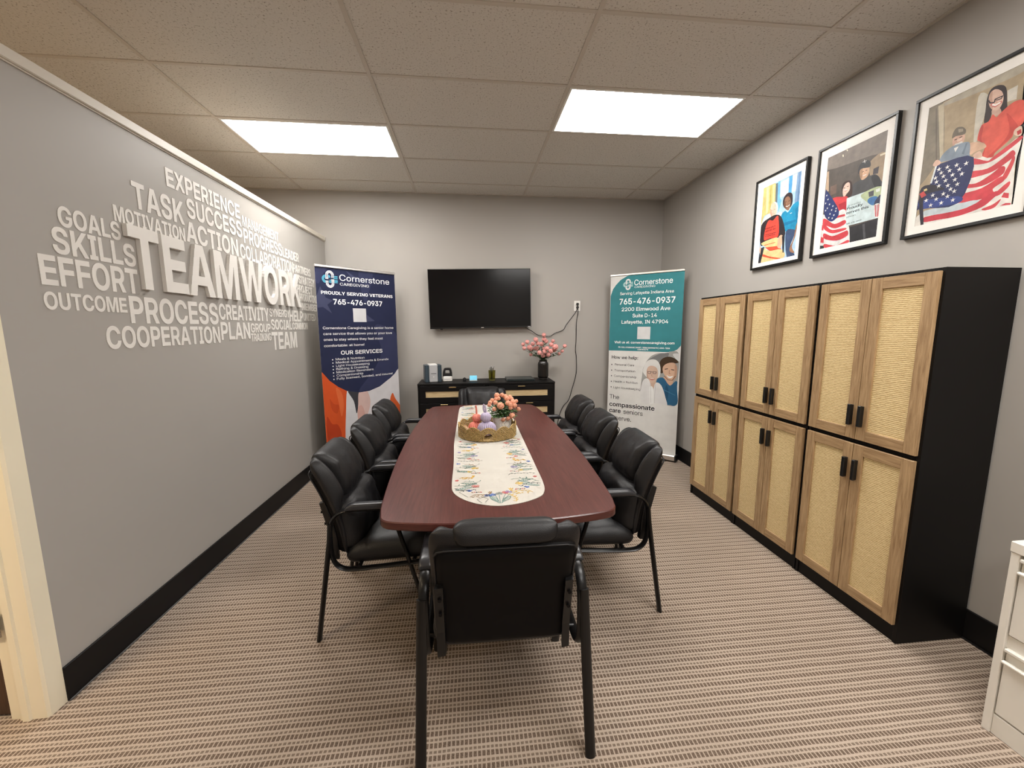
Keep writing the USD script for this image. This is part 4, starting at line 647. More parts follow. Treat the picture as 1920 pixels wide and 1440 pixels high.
ink1 = [(Iw, 'Cornerstone', .236, .796, 1.962, .060, 500), (Iw, 'CAREGIVING', .238, .552, 1.916, .026, 500), (Iw, 'PROUDLY SERVING VETERANS', .045, .830, 1.822, .032, 800), (Iw, '765-476-0937', .160, .697, 1.728, .053, 800),
    (Iw, 'Cornerstone Caregiving is a senior home', .040, .822, 1.486, .025, 500), (Iw, 'care service that allows you or your love', .040, .803, 1.430, .025, 500), (Iw, 'ones to stay where they feel most', .040, .684, 1.373, .025, 500), (Iw, 'comfortable: at home!', .040, .464, 1.313, .025, 500),
    (Iw, 'OUR SERVICES', .204, .673, 1.230, .040, 700)]
for k, (s, u1) in enumerate([('Meals & Nutrition', .457), ('Medical Appointments & Errands', .742), ('Light Housekeeping', .512), ('Bathing & Dressing', .495), ('Medication Reminders', .555), ('Companionship', .434), ('Fully licensed, bonded, and insured', .785)]):
    ink1.append((Iw, s, .146, u1, 1.177 - .0327*k, .0225, 450))
wh, bl = cross_mark(.140, 1.968, .150, .158); dots = unary_union([Point(.116, 1.185 - .0327*k).buffer(.0065) for k in range(7)])
banner((-1.44, 4.115), (-.796, 4.72), 'navy pull-up banner with orange foot beside the partition wall', art1, ink1, [(wh, Iw), (bl, 'ink_blue'), (dots, Iw)], 2.078, W1)
W2 = .818
teal = (.045, .235, .262); pw = (.76, .75, .72)
tz = [(.004, 1.854), (.030, 1.93), (.064, 1.975), (.12, 2.03), (.19, 2.065), (.27, 2.09), (.83, 2.09), (.83, 1.36), (.815, 1.29), (.781, 1.25), (.745, 1.231), (.68, 1.219), (.0, 1.219)]
art2 = [('r', pw, [(-.01, 0), (.9, 0), (.9, 2.2), (-.01, 2.2)]), ('r', teal, tz), ('r', (.72, .72, .72), [(.337, 1.356), (.484, 1.356), (.484, 1.496), (.337, 1.496)])]
ph = Polygon(catmull([(.412, .641), (.412, .96), (.440, 1.078), (.498, 1.162), (.568, 1.200), (.65, 1.207), (.80, 1.207), (.80, .85), (.80, .641), (.6, .639)], 6, True))
f2 = [('g', (.36, .36, .34), ph), ('p', (.62, .62, .60), [(.41, .64), (.41, .80), (.46, .88), (.52, .86), (.6, .8), (.6, .64)]), ('p', (.20, .20, .20), [(.46, 1.11), (.60, 1.20), (.70, 1.2), (.60, 1.06), (.52, 1.09)]), ('p', (.66, .66, .65), [(.74, 1.20), (.82, 1.2), (.82, 1.12), (.77, 1.15)]),
    ('p', (.06, .036, .02), [(.600, 1.04), (.597, 1.085), (.626, 1.143), (.695, 1.170), (.765, 1.150), (.80, 1.11), (.744, 1.095), (.66, 1.07), (.641, .99), (.615, .99)]),
    ('p', (.62, .40, .28), [(.648, .93), (.70, .96), (.75, .95), (.748, .87), (.70, .85)]),
    ('p', (.68, .44, .31), [(.640, 1.007), (.645, 1.065), (.698, 1.100), (.765, 1.10), (.785, 1.03), (.772, .945), (.735, .908), (.682, .937)]), ('p', (.52, .31, .21), [(.765, 1.09), (.790, 1.05), (.785, .95), (.750, .91), (.765, .97)]),
    ('l', (.05, .03, .025), [(.662, 1.030), (.69, 1.036)], .008), ('l', (.05, .03, .025), [(.730, 1.030), (.758, 1.026)], .008), ('l', (.42, .22, .15), [(.712, 1.02), (.708, .985), (.722, .983)], .006),
    ('p', (.85, .82, .79), [(.680, .968), (.712, .953), (.752, .962), (.735, .938), (.705, .936)]), ('l', (.20, .11, .07), [(.66, .955), (.70, .915), (.745, .912), (.775, .96)], .007),
    ('p', (.030, .125, .235), [(.575, .885), (.643, .935), (.70, .87), (.732, .855), (.80, .90), (.82, .64), (.743, .635), (.678, .66)]), ('p', (.02, .085, .17), [(.68, .85), (.71, .80), (.70, .68), (.67, .68)]), ('l', (.06, .2, .33), [(.66, .80), (.78, .75)], .007),
    ('p', (.74, .73, .70), [(.418, 1.0), (.444, 1.086), (.492, 1.128), (.556, 1.130), (.600, 1.088), (.615, 1.02), (.604, .94), (.564, .925), (.475, .925), (.430, .965)]),
    ('p', (.58, .40, .30), [(.505, .90), (.56, .90), (.565, .84), (.53, .79), (.50, .85)]),
    ('p', (.64, .45, .35), [(.461, .98), (.471, 1.038), (.51, 1.061), (.567, 1.043), (.588, .987), (.581, .922), (.551, .874), (.502, .867), (.471, .906)]), ('p', (.50, .32, .24), [(.461, .98), (.468, 1.02), (.478, .95), (.500, .872), (.471, .906)]),
    ('l', (.10, .08, .08), [(.474, .992), (.478, .972), (.505, .972), (.512, .994), (.474, .994)], .005), ('l', (.10, .08, .08), [(.532, .994), (.538, .972), (.566, .974), (.570, .994), (.532, .994)], .005), ('l', (.1, .08, .08), [(.512, .99), (.532, .99)], .004),
    ('l', (.50, .16, .14), [(.500, .912), (.525, .903), (.552, .914)], .010), ('l', (.86, .83, .8), [(.506, .915), (.547, .917)], .005), ('l', (.42, .26, .2), [(.522, .975), (.518, .945), (.532, .944)], .005),
    ('p', (.74, .73, .72), [(.40, .62), (.415, .86), (.470, .915), (.510, .85), (.525, .66), (.525, .60)]), ('p', (.74, .73, .72), [(.545, .60), (.548, .80), (.575, .875), (.632, .844), (.68, .72), (.70, .60)]),
    ('p', (.84, .84, .82), [(.515, .60), (.500, .80), (.52, .83), (.545, .79), (.556, .60)]), ('l', (.52, .51, .50), [(.512, .86), (.522, .64)], .004), ('l', (.52, .51, .50), [(.566, .86), (.562, .64)], .004)]
art2 += [(k, c, *(r if k == 'g' else [r[0]]), *(r[1:] if k != 'g' else [])) for k, c, *r in f2]
art2 = [q if q[0] in ('r',) else (('g', q[1], (q[2] if q[0] == 'g' else (LineString(q[2]).buffer(q[3]/2) if q[0] == 'l' else Polygon(catmull(q[2], 4, True)).buffer(0))).intersection(ph))) for q in art2]
Id = 'ink_dark'
ink2 = [(Iw, 'Cornerstone', .281, .702, 1.960, .060, 500), (Iw, 'CAREGIVING', .285, .517, 1.929, .022, 400), (Iw, 'Serving Lafayette Indiana Area', .119, .716, 1.859, .032, 500), (Iw, '765-476-0937', .114, .736, 1.751, .066, 700),
    (Iw, '2200 Elmwood Ave', .143, .688, 1.675, .041, 600), (Iw, 'Suite D-14', .274, .549, 1.602, .041, 600), (Iw, 'Lafayette, IN 47904', .147, .674, 1.532, .040, 600), (Iw, 'Visit us at: cornerstonecaregiving.com', .067, .750, 1.305, .028, 650),
    (Iw, 'ON-CALL COVERAGE | SHORT-TERM CONTRACTS | LONG-TERM', .116, .704, 1.253, .0155, 700), (Iw, 'CONTRACTS', .347, .468, 1.232, .0145, 700),
    (Id, 'How we help:', .040, .357, 1.123, .038, 600), (Id, 'Personal Care', .080, .315, 1.043, .025, 400), (Id, 'Transportation', .077, .327, .974, .025, 400), (Id, 'Companionship', .073, .345, .906, .025, 400), (Id, 'Health + Nutrition', .072, .362, .840, .025, 400), (Id, 'Light Housekeeping', .071, .395, .768, .025, 400),
    (Id, 'The', .026, .146, .641, .050, 400), (Id, 'compassionate', .026, .568, .550, .053, 650), (Id, 'care', .026, .170, .474, .053, 650), (Id, 'seniors', .205, .435, .474, .053, 400), (Id, 'deserve.', .026, .301, .387, .053, 400)]
wh, bl = cross_mark(.210, 1.974, .110, .120); dots = unary_union([Point(.042, 1.052 - .0675*k).buffer(.0065) for k in range(5)])
banner((1.655, 4.72), (2.255, 4.17), 'teal and white pull-up banner with a photo of two people by the cabinets', art2, ink2, [(wh, 'ink_white'), (bl, 'ink_pale'), (dots, Id)], 2.078, W2)

# ================================================================ sideboard: two black drawer chests pushed together
def chest(label, x0, x1, offs):
    w = (x1 - x0)/2; yf, yb = 4.462, 4.862; d = yb - yf; t = thing('drawer_chest', label, 'chest of drawers', ((x0 + x1)/2, yf, 0), 0)
    obj('body', MB().bx(-w, -w + .02, .004, d, 0, .868, .001).bx(w - .02, w, .004, d, 0, .868, .001).bx(-w + .02, w - .02, .02, d, .04, .10).bx(-w + .02, w - .02, d - .01, d, .1, .868).bx(-w + .02, w - .02, .008, .02, .0, .10).bx(-w + .02, w - .02, .012, .3, .66, .68), M['black_wood'], t)
    obj('top', box(-w - .001, w + .001, -.006, d, .868, .890, .002), M['black_wood'], t)
    for k in range(4):
        z1 = .864 - .192*k; z0 = z1 - .187; xa, xb = -w + .022, w - .022; pa, pb = xa + .062, xb - .062; p0, p1 = z0 + .060, z0 + .128
        dr = obj('drawer', MB().bx(xa, xb, -.012, .006, p1, z1, .0015).bx(xa, xb, -.012, .006, z0, p0, .0015).bx(xa, pa, -.012, .006, p0, p1).bx(pb, xb, -.012, .006, p0, p1), M['black_wood'], t)
        obj('panel', box(pa - .002, pb + .002, -.004, .003, p0 - .002, p1 + .002), M['rattan_h'], dr)
        hx = offs if k % 2 else 0.0
        obj('handle', MB().bx(hx - .040, hx + .040, -.034, -.026, z1 - .019, z1 - .009, .002).bx(hx - .034, hx - .026, -.026, -.012, z1 - .017, z1 - .011).bx(hx + .026, hx + .034, -.026, -.012, z1 - .017, z1 - .011), M['gold'], dr)
chest('black chest with cane drawer fronts under the grey card printer', -.572, .1845, -.095)
chest('black chest with cane drawer fronts under the flower vase', .1855, .948, .09)

ZT = .890
t = thing('card_printer', 'grey and slate desktop card printer on the left of the sideboard', 'printer', (-.425, 4.665, ZT), .22)
obj('housing', MB().mesh(extrude(rrect(-.093, -.047, -.09, .09, .02), .186).get()).mesh(extrude(rrect(.047, .093, -.09, .09, .02), .186).get()).move(np.array([[1, 0, 0, 0], [0, 1, 0, 0], [0, 0, 1, .004], [0, 0, 0, 1.]])), M['slate'], t, smooth=40)
obj('front_panel', box(-.0475, .0475, -.094, .085, .0, .196, .008), M['grey_plastic'], t)
obj('lid', box(-.046, .046, -.080, .080, .194, .199, .002), M['white_plastic'], t)
obj('card_slot', box(-.030, .030, -.0955, -.092, .096, .101, .0005), M['handle'], t); obj('power_button', MB().mesh(trimesh.creation.cylinder(.006, .004, 14, transform=frame([0, -.095, .062], [1, 0, 0], [0, 0, 1], [0, -1, 0]))), M['white_plastic'], t)
t = thing('label_maker', 'small black and white label printer with a carrying handle, beside the card printer', 'label printer', (-.256, 4.67, ZT), 0)
obj('base', MB().bx(-.052, .052, -.05, .06, 0, .060, .008), M['white_plastic'], t)
hp = Polygon(catmull([(-.052, .0), (-.050, .045), (-.040, .080), (-.025, .092), (.025, .092), (.040, .080), (.050, .045), (.052, .0)], 5).tolist()).buffer(0).difference(Polygon(catmull([(-.026, .032), (-.024, .056), (-.016, .070), (.016, .070), (.024, .056), (.026, .032)], 5).tolist()).buffer(0))
obj('handle', extrude(hp, .085).move(frame([0, .045, .0585], [1, 0, 0], [0, 0, 1], [0, -1, 0])), M['black_plastic'], t, smooth=40)
obj('label_slot', box(-.036, .036, -.0515, -.048, .024, .030, .0005), M['grey_plastic'], t)
t = thing('desk_gadget', 'small round black gadget beside the blue notes', 'gadget', (-.064, 4.64, ZT), 0)
obj('body', lathe([(.0, 0), (.017, 0), (.021, .006), (.0215, .022), (.019, .032), (.012, .037), (0, .038)], 24), M['black_plastic'], t, smooth=40); obj('cap', lathe([(0, .037), (.010, .0372), (.010, .041), (0, .0415)], 16), M['tube'], t, smooth=40)
t = thing('note_holder', 'bright blue sticky note block in a slanted holder on the sideboard', 'note holder', (.036, 4.645, ZT), 0)
obj('holder', MB().bx(-.046, .046, -.030, .034, 0, .012, .003).bx(-.046, .046, .018, .034, .012, .046, .003), M['grey_plastic'], t)
nb = MB().bx(-.042, .042, -.0, .012, 0, .056, .0005).move(frame([0, -.018, .0122], [1, 0, 0], [0, math.cos(.5), math.sin(-.5)*-1*-1], [0, math.sin(.5), math.cos(.5)])); obj('note_pad', nb, M['blue_note'], t)
t = thing('pencil_cup', 'olive glass tumbler on the sideboard', 'cup', (.252, 4.69, ZT), 0)
obj('glass', lathe([(0, 0), (.034, 0), (.036, .004), (.041, .114), (.0385, .114), (.034, .010), (0, .009)], 32), M['olive_glass'], t, smooth=40)
for k, a in enumerate(sorted([q*1.05 + .3 for q in range(6)], key=lambda v: -math.cos(PI - v) if False else math.cos(v))):
    tip = (.252 + .026*math.cos(a), 4.69 + .026*math.sin(a), ZT + .140 + .010*(k % 3)); ft = (.252 - .014*math.cos(a), 4.69 - .014*math.sin(a), ZT + .0105)
    p = thing('pencil', 'grey pencil standing in the olive glass tumbler, %s' % (['leftmost', 'second from the left', 'third from the left', 'third from the right', 'second from the right', 'rightmost'][k]), 'pencil', (0, 0, 0), 0, 'pencils in the olive glass')
    q = np.array(tip); w0 = np.array(ft); obj('shaft', tube([w0, q], .0042, 6), M['pencil'], p); obj('tip', tube([q, q + (q - w0)/np.linalg.norm(q - w0)*.014], [.0042, .0008], 6), M['grey_plastic'], p)
t = thing('laptop', 'closed dark laptop lying on the right of the sideboard', 'laptop', (.575, 4.69, ZT), 0)
obj('base', box(-.16, .16, -.145, .145, .002, .014, .004), M['laptop'], t); obj('lid', box(-.159, .159, -.144, .144, .0145, .024, .004), M['laptop'], t)
for sx in (-.12, .12): obj('foot', box(sx - .02, sx + .02, -.12, .12, 0, .0022), M['handle'], t)

t = thing('flower_vase', 'black fluted ceramic vase at the right end of the sideboard', 'vase', (.852, 4.68, ZT), 0)
fl = lambda a, u: 1 + .018*np.cos(28*a)*np.clip(np.minimum(u*8, (1 - u)*6), 0, 1)
obj('body', lathe([(0, 0), (.046, 0), (.050, .006), (.046, .014), (.058, .030), (.061, .045), (.061, .175), (.057, .196), (.046, .206), (.045, .218), (.047, .224), (.043, .224), (.041, .206), (.050, .19), (.053, .05), (.040, .03), (0, .028)], 112, fl), M['vase'], t, smooth=60)
VF = sorted([(0.846, 4.608, 1.409, 0.02), (0.651, 4.587, 1.332, 0.02), (0.61, 4.633, 1.303, 0.018), (0.618, 4.595, 1.261, 0.019), (0.747, 4.581, 1.358, 0.023), (0.855, 4.634, 1.358, 0.023), (0.894, 4.717, 1.332, 0.021), (0.97, 4.698, 1.336, 0.019), (0.731, 4.692, 1.306, 0.021), (0.775, 4.606, 1.313, 0.021), (0.831, 4.656, 1.304, 0.023), (0.932, 4.614, 1.299, 0.021), (0.978, 4.598, 1.27, 0.03), (1.086, 4.587, 1.282, 0.019), (0.68, 4.604, 1.27, 0.025), (0.72, 4.718, 1.243, 0.023), (0.755, 4.653, 1.254, 0.02), (0.78, 4.649, 1.254, 0.023), (0.856, 4.648, 1.248, 0.022), (0.872, 4.551, 1.258, 0.022), (0.848, 4.57, 1.222, 0.022), (0.931, 4.62, 1.224, 0.025), (0.974, 4.637, 1.236, 0.023), (1.084, 4.707, 1.218, 0.017), (1.048, 4.711, 1.185, 0.017), (0.784, 4.534, 1.212, 0.022), (0.705, 4.667, 1.183, 0.017), (0.842, 4.627, 1.174, 0.023), (0.895, 4.601, 1.184, 0.023)])
ORD = 'first second third fourth fifth sixth seventh eighth ninth tenth eleventh twelfth thirteenth fourteenth fifteenth'.split()
def place(k, n): return 'leftmost' if k == 0 else 'rightmost' if k == n - 1 else (ORD[k] + ' from the left') if k < (n + 1)//2 else ORD[n - 1 - k] + ' from the right'
petal = trimesh.creation.icosphere(2, 1.0); pv = np.array(petal.vertices)
def pompon(r, seed):
    """A ruffled flower head: a ball of overlapping petals cut by noise."""
    o = MB(); q = random.Random(seed)
    core = pv*(.80 + .16*meshkit.noise(pv*3.5 + seed, seed))[:, None]; o.add(core*r, petal.faces)
    for k in range(26):
        z = 1 - 2*(k + .5)/26; a = k*2.39996 + q.random()*.4; n = np.array([math.sqrt(1 - z*z)*math.cos(a), math.sqrt(1 - z*z)*math.sin(a), z])
        u = np.cross(n, [.3, .5, .81]); u /= np.linalg.norm(u); w = np.cross(n, u); c = n*.80
        v = [c + u*.30, c + n*.10 + w*.30 + u*.12, c + n*.22, c - u*.30 + n*.10, c - w*.28 + n*.08]
        o.add(np.array(v)*r, [[0, 1, 2], [1, 3, 2], [3, 4, 2], [4, 0, 2]])
    return o.get()
pom = {}
for k, (x, y, z, r) in enumerate(VF):
    f = thing('pink_flower', 'pink pompon flower, %s in the black vase, %s in the bunch' % (place(k, len(VF)), 'high' if z > 1.30 else 'low' if z < 1.225 else 'midway up'), 'flower', (x, y, z), 0, 'pink flowers in the black vase')
    obj('blossom', MB().mesh(pompon(r*1.25, k)), M['pink'], f)
    nk = np.array([.852 + rnd.uniform(-.022, .022), 4.68 + rnd.uniform(-.022, .022), ZT + .222]) - [x, y, z]; a0 = np.array([0, 0, -r*.8])
    ft = np.array([nk[0]*.8 + (.852 - x)*.2, nk[1]*.8 + (4.68 - y)*.2, nk[2] - .12])
    P = catmull([a0, a0*.5 + nk*.5 + np.array([-nk[0]*.16, -nk[1]*.16, .02]), nk, ft], 5); st_ = obj('stem', tube(P, .0018, 5), M['stem'], f)
    lv = MB()
    for q in range(9):
        i = min(3 + q, 11); c = P[i]; a = rnd.uniform(0, 6.28); u = np.array([math.cos(a), math.sin(a), rnd.uniform(.0, .6)]); n = np.cross(u, [0, 0, 1.0]); n /= np.linalg.norm(n)
        L = rnd.uniform(.026, .05); lv.add([c, c + u*L*.5 + n*L*.28, c + u*L, c + u*L*.5 - n*L*.28, c + u*L*.5 + [0, 0, .003]], [[0, 1, 4], [1, 2, 4], [2, 3, 4], [3, 0, 4]])
    obj('leaf', lv, M['dark_leaf'], st_)

# ================================================================ television, outlet, cords
TVc = np.array([.135, 4.83, 1.827]); ta = math.radians(1.0)
t = thing('television', 'wall-mounted flat black television above the sideboard', 'television', TVc, 0)
fr = frame([0, 0, 0], [math.cos(ta), 0, math.sin(ta)], [-math.sin(ta), 0, math.cos(ta)], [0, -1, 0]); hw, hh = .590, .337
obj('housing', MB().bx(-hw, hw, -hh, hh, -.016, .008, .003).bx(-hw*.62, hw*.62, -hh*.9, .05, -.052, -.015, .012).move(fr), M['black_plastic'], t)
obj('bezel', MB().bx(-hw, hw, -hh, -hh + .016, .0078, .0105, .001).bx(-hw, hw, hh - .008, hh, .0078, .0105, .001).bx(-hw, -hw + .008, -hh + .016, hh - .008, .0078, .0105, .001).bx(hw - .008, hw, -hh + .016, hh - .008, .0078, .0105, .001).move(fr), M['tube'], t)
obj('screen', box(-hw + .007, hw - .007, -hh + .015, hh - .007, .0078, .0092).move(fr), M['screen'], t)
obj('badge', box(.000, .030, -hh + .002, -hh + .010, .0104, .0112).move(fr), M['silver'], t); obj('badge', box(hw - .040, hw - .006, -hh + .003, -hh + .010, .0104, .0112).move(fr), M['grey_plastic'], t)
obj('sensor', box(-.475, -.448, -hh - .012, -hh + .002, -.006, .006, .003).move(fr), M['black_plastic'], t)
obj('wall_mount', MB().bx(-.20, .20, -.12, .12, -.0745, -.069, .001).bx(-.14, -.11, -.15, .15, -.070, -.050, .001).bx(.11, .14, -.15, .15, -.070, -.050, .001).move(fr), M['steel'], t)
t = thing('wall_outlet', 'white wall outlet with two black plugs right of the television', 'outlet', (1.306, YB, 1.751), 0)
obj('plate', extrude(rrect(-.038, .038, -.060, .060, .006), .005).move(frame([0, 0, 0], [1, 0, 0], [0, 0, 1], [0, -1, 0])), M['white_plastic'], t)
for z in (.020, -.020): obj('socket', extrude(Point(0, z).buffer(.0165).intersection(sbox(-.02, z - .0135, .02, z + .0135)), .003).move(frame([0, -.005, 0], [1, 0, 0], [0, 0, 1], [0, -1, 0])), M['white_trim'], t)
def cord(label, pts, plug):
    t = thing('power_cord', label, 'power cord', (0, 0, 0), 0); P = catmull(pts, 8)
    obj('cable', tube(P, .0040, 7), M['black_plastic'], t, smooth=True)
    obj('plug', MB().mesh(trimesh.creation.cylinder(.0145, .026, 18, transform=frame([plug[0], YB - .0215, plug[1]], [1, 0, 0], [0, 0, 1], [0, -1, 0]))).bx(plug[0] - .007, plug[0] + .007, YB - .038, YB - .022, plug[1] - .026, plug[1] + .002, .003), M['black_plastic'], t, smooth=40)
cord('black power cord sagging from the television to the wall outlet', [(.640, 4.862, 1.535), (.680, 4.868, 1.492), (.752, 4.880, 1.448), (.822, 4.886, 1.404), (.890, 4.888, 1.394), (.970, 4.888, 1.388), (1.038, 4.888, 1.426), (1.134, 4.888, 1.462), (1.170, 4.888, 1.522), (1.242, 4.886, 1.616), (1.292, 4.880, 1.690), (1.306, 4.874, 1.745)], (1.306, 1.771))
cord('black power cord hanging from the wall outlet down towards the floor', [(1.310, 4.872, 1.712), (1.314, 4.884, 1.655), (1.298, 4.888, 1.55), (1.297, 4.888, 1.34), (1.292, 4.888, 1.22), (1.304, 4.888, 1.12), (1.305, 4.888, .93), (1.255, 4.888, .735), (1.215, 4.886, .60), (1.145, 4.884, .52), (1.095, 4.875, .40), (1.06, 4.86, .22), (1.03, 4.85, .06), (1.00, 4.80, .0034), (.97, 4.6, .0034)], (1.306, 1.731))

# ================================================================ centrepiece on the runner
TCX, TCY, TZ = .113, 2.79, .7490; TR = .198
t = thing('woven_tray', 'round scalloped seagrass tray on the white runner', 'tray', (TCX, TCY, TZ), 0)
def scal(a): return .064 + .028*np.abs(np.cos((a + PI/2)*6))**.8
def hole(a): 
    d = np.minimum(np.abs((a + PI/2 + PI) % (2*PI) - PI), np.abs((a - PI/2 + PI) % (2*PI) - PI))*TR
    return np.where(d < .036, .014 + .046*np.sqrt(np.clip(1 - (d/.036)**2, 0, 1)), -1.0)
rows = MB(); NA = 216
for k in range(12):
    z = .006 + .0074*k; run = []
    for i in range(NA + 1):
        a = 2*PI*i/NA; ok = z < scal(a) - .003 and not (z < hole(a) + .002 and z > .012)
        if ok: run.append(a)
        if (not ok or i == NA) and len(run) > 1:
            aa = np.array(run); rr = TR + .0022*np.sin(aa*70 + k*PI) + .0012*np.sin(aa*23 + k); rows.mesh(tube(np.stack([rr*np.cos(aa), rr*np.sin(aa), z + .0012*np.sin(aa*41 + 2*k)], 1), .0039*(1 + .13*np.sin(aa*70 + k*PI)), 6).get())
        if not ok: run = []
obj('woven_wall', rows, M['seagrass'], t, smooth=60)
aa = np.linspace(0, 2*PI, 361)[:-1]; obj('rim', tube(np.stack([TR*np.cos(aa), TR*np.sin(aa), scal(aa)], 1), .0048*(1 + .12*np.sin(aa*90)), 6, closed=True), M['seagrass'], t, smooth=60)
for s_ in (-1, 1):
    dd = np.linspace(-.036, .036, 25); a_ = s_*PI/2 + dd/TR
    obj('handle_binding', tube(np.stack([(TR + .001)*np.cos(a_), (TR + .001)*np.sin(a_), .014 + .046*np.sqrt(np.clip(1 - (dd/.036)**2, 0, 1))], 1), .0042*(1 + .15*np.sin(np.arange(25)*1.9)), 6), M['seagrass'], t, smooth=60)
cl = MB()
for k in range(22):
    r_ = .004 + .0088*k; a_ = np.linspace(0, 2*PI, max(12, int(r_*300)))[:-1]; cl.mesh(tube(np.stack([r_*np.cos(a_), r_*np.sin(a_), .0048 + .0008*np.sin(a_*30*r_/.1)], 1), .0046, 5, closed=True).get())
obj('woven_floor', cl, M['seagrass'], t, smooth=60)
FL = TZ + .0105
def gourd(name, label, x, y, r1, r2, h1, stem, m, lean=0.0, hook=False):
    t = thing(name, label, 'decorative gourd', (x, y, FL), 0); k = int(r1*400)
    rd = lambda a, u: 1 + .085*np.cos(k*a)*np.clip(np.sin(PI*min(max(u, 0), 1))*2, 0, 1)
    pr = [(.0, .0)] + [(r1*math.sin(q)**.8, h1/2 - h1/2*math.cos(q)) for q in np.linspace(.35, PI - .62, 16)]
    obj('lower_ball', lathe(pr + [(r2*.55, h1*.985), (0, h1*.985)], 120, rd), m, t, smooth=70)
    pr = [(.0, 0.0)] + [(r2*math.sin(q)**.8, r2*.95 - r2*.95*math.cos(q)) for q in np.linspace(.5, PI - .2, 14)] + [(0, r2*1.9)]
    up_ = lathe(pr, 96, lambda a, u: 1 + .055*np.cos(k*a)*np.clip(np.sin(PI*u)*2, 0, 1)); M4 = np.eye(4); M4[0, 3], M4[2, 3] = lean, h1*.95; obj('upper_ball', up_.move(M4), m, t, smooth=70)
    zt = h1*.95 + r2*1.8; obj('stem', tube(catmull([(lean, 0, zt - .006), (lean, 0, zt + stem*.4), (lean - .003, 0, zt + stem*.8), (lean - .006, 0, zt + stem)], 5), .0062, 8), m, t, smooth=50)
    if hook: obj('stem', tube(catmull([(lean, .003, zt - .004), (lean - .012, .004, zt + stem*.3), (lean - .016, .002, zt + stem*.8), (lean - .012, 0, zt + stem*1.2)], 5), .0058, 8), m, t, smooth=50)
gourd('lavender_gourd', 'pleated lavender velvet gourd at the front of the woven tray', .107, 2.715, .060, .036, .100, .050, M['lavender'], -.006, True)
gourd('coral_gourd', 'pleated coral velvet gourd behind the lavender one', .030, 2.80, .046, .031, .082, .062, M['coral'], .010)
t = thing('cream_rose', 'cream fabric rose at the left of the woven tray', 'artificial rose', (-.040, 2.775, FL), 0)
for k in range(9):
    a0 = k*2.4; r0 = .007 + .0028*k; a = np.linspace(a0, a0 + 2.6, 12); hgt = .062 - .0022*k
    g = np.stack([np.stack([(r0*.55 + .002)*np.cos(a), (r0*.55 + .002)*np.sin(a), np.full(12, hgt - .034)], 1), np.stack([r0*1.15*np.cos(a), r0*1.15*np.sin(a), np.full(12, hgt - .014)], 1), np.stack([r0*1.05*np.cos(a), r0*1.05*np.sin(a), hgt + .002*np.sin(a*3)], 1)], 0).reshape(-1, 3)
    f = [[i*12 + j, i*12 + j + 1, (i + 1)*12 + j + 1, (i + 1)*12 + j] for i in range(2) for j in range(11)]; obj('petal', MB().add(g, f), M['cream_rose'], t, smooth=True)
obj('calyx', lathe([(0, 0), (.018, 0), (.021, .014), (.019, .030), (.012, .036), (0, .036)], 20), M['leaf'], t, smooth=50)

PX, PY = .222, 2.845
t = thing('potted_mum', 'peach flowers growing in a white ceramic face planter in the tray', 'potted plant', (PX, PY, FL), 0)
pot = obj('pot', lathe([(0, 0), (.052, 0), (.059, .006), (.064, .04), (.0675, .085), (.068, .108), (.0655, .111), (.062, .108), (.060, .085), (0, .083)], 48), M['pot'], t, smooth=40)
def on_pot(P):
    o = []
    for a, z in P: r = float(np.interp(z, [.006, .04, .085, .108], [.059, .064, .0675, .068])) + .0004; o.append((r*math.sin(a), -r*math.cos(a), z))
    return o
face = [[(-.42, .088), (-.30, .096), (-.18, .090)], [(.06, .090), (.18, .097), (.30, .089)], [(-.40, .074), (-.30, .067), (-.20, .074)], [(.08, .074), (.18, .067), (.28, .074)], [(-.06, .090), (-.10, .070), (-.14, .055), (-.05, .050), (.0, .053)], [(-.16, .036), (-.06, .040), (.04, .036), (-.06, .030), (-.16, .036)]]
face.append([(.5 + .28*math.cos(q), .062 + .021*math.sin(q)) for q in np.linspace(0, 2*PI, 20)]); face.append([(-.85 + .2*math.cos(q), .055 + .018*math.sin(q)) for q in np.linspace(.5, 5.6, 16)])
ln = MB()
for P in face: ln.mesh(tube(catmull(on_pot(P), 4), .0010, 5).get())
obj('face_lines', ln, M['pot_line'], pot)
obj('soil', MB().mesh(trimesh.creation.cylinder(.059, .006, 32, transform=trimesh.transformations.translation_matrix([0, 0, .0865]))), M['soil'], t)
MF = [(0.187, 2.856, 1.015, 0.017), (0.224, 2.855, 1.017, 0.014), (0.247, 2.851, 1.006, 0.016), (0.257, 2.832, 0.994, 0.017), (0.279, 2.848, 1.002, 0.014), (0.289, 2.835, 0.993, 0.013), (0.151, 2.827, 0.986, 0.013), (0.177, 2.831, 0.993, 0.012), (0.197, 2.834, 0.996, 0.013), (0.172, 2.801, 0.973, 0.014), (0.136, 2.816, 0.971, 0.013), (0.129, 2.805, 0.956, 0.012), (0.164, 2.782, 0.931, 0.014), (0.206, 2.771, 0.955, 0.022), (0.261, 2.792, 0.969, 0.017), (0.297, 2.808, 0.972, 0.019), (0.322, 2.826, 0.976, 0.012), (0.277, 2.778, 0.957, 0.015), (0.307, 2.791, 0.951, 0.015), (0.277, 2.778, 0.937, 0.013), (0.338, 2.814, 0.92, 0.013), (0.225, 2.77, 0.857, 0.013), (0.259, 2.77, 0.865, 0.013), (0.286, 2.77, 0.884, 0.018)]
fo = MB(); fr_ = random.Random(5)
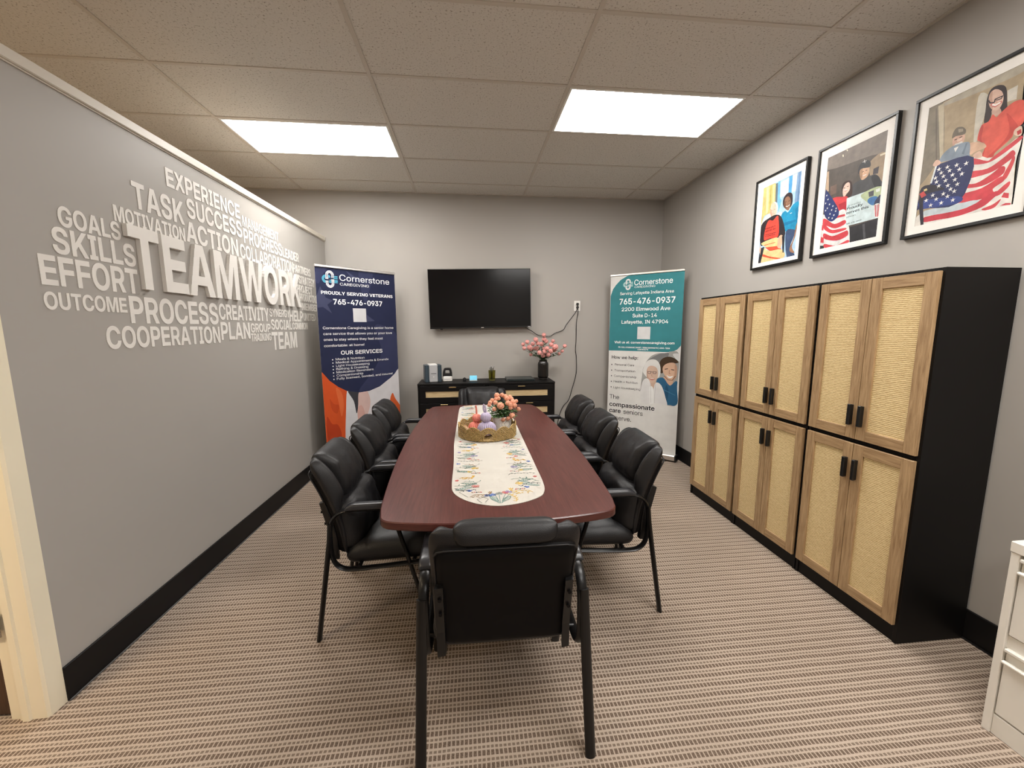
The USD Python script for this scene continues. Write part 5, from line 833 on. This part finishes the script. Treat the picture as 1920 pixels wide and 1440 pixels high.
for k in range(460):
    th, ph_ = fr_.uniform(0, 2*PI), fr_.uniform(.0, 1.5); q = fr_.uniform(.35, 1.0); c = np.array([.112*q*math.sin(ph_)*math.cos(th), .100*q*math.sin(ph_)*math.sin(th), .105 + .105*q*math.cos(ph_)])
    if c[2] < .095 and np.hypot(c[0], c[1]) < .080: continue
    u = np.array([math.cos(th), math.sin(th), fr_.uniform(-.5, .7)]); u /= np.linalg.norm(u); n = np.cross(u, [0, 0, 1.0]); n /= np.linalg.norm(n); L = fr_.uniform(.018, .034); b_ = np.cross(n, u)*L*.12
    fo.add([c, c + u*L*.35 + n*L*.30, c + u*L*.7 + n*L*.24, c + u*L, c + u*L*.7 - n*L*.24, c + u*L*.35 - n*L*.30, c + u*L*.5 + b_], [[0, 1, 6], [1, 2, 6], [2, 3, 6], [3, 4, 6], [4, 5, 6], [5, 0, 6]])
keys(obj('foliage', fo, M['leaf'], t), kind='stuff')
sm = MB()
for k, (x, y, z, r) in enumerate(MF):
    c = np.array([x - PX, y - PY, z - FL]); obj('blossom', MB().mesh(pompon(r*1.22, 50 + k)).move(frame(c, [1, 0, 0], [0, 1, 0], [0, 0, 1])), M['peach'], t)
    b_ = np.array([rnd.uniform(-.02, .02), rnd.uniform(-.02, .02), .088]); sm.mesh(tube(catmull([b_, (b_ + c)/2 + [0, 0, .03 if c[2] < .13 else .005], c], 4), .0014, 5).get())
obj('stems', sm, M['stem'], t)

# ================================================================ white file cabinet at the right edge
t = thing('file_cabinet', 'white metal two-drawer file cabinet at the right edge of the picture', 'file cabinet', (1.885, 1.149, 0), 0)
fw, fd = .46, .449                                             # runs towards -y and back to the wall
obj('body', MB().bx(0, fd, -.024, 0, 0, .705, .002).bx(0, fd, -fw, -fw + .024, 0, .705, .002).bx(.03, fd, -fw + .024, -.024, .02, .70).bx(.006, .03, -fw + .024, -.024, .0, .080, .002).bx(.012, .03, -fw + .024, -.024, .348, .395), M['white_metal'], t)
obj('top', box(-.004, fd, -fw - .002, .002, .704, .744, .003), M['white_metal'], t)
for z0, z1 in ((.400, .692), (.086, .350)):
    d = obj('drawer', box(.004, .03, -fw + .027, -.027, z0, z1 - .050, .003), M['white_metal'], t)
    obj('handle', MB().bx(.012, .030, -fw + .027, -.027, z1 - .050, z1 - .016).bx(-.010, .004, -fw + .027, -.027, z1 - .058, z1 - .046, .004).bx(-.004, .028, -fw + .027, -.027, z1 - .014, z1, .003), M['white_metal'], d)
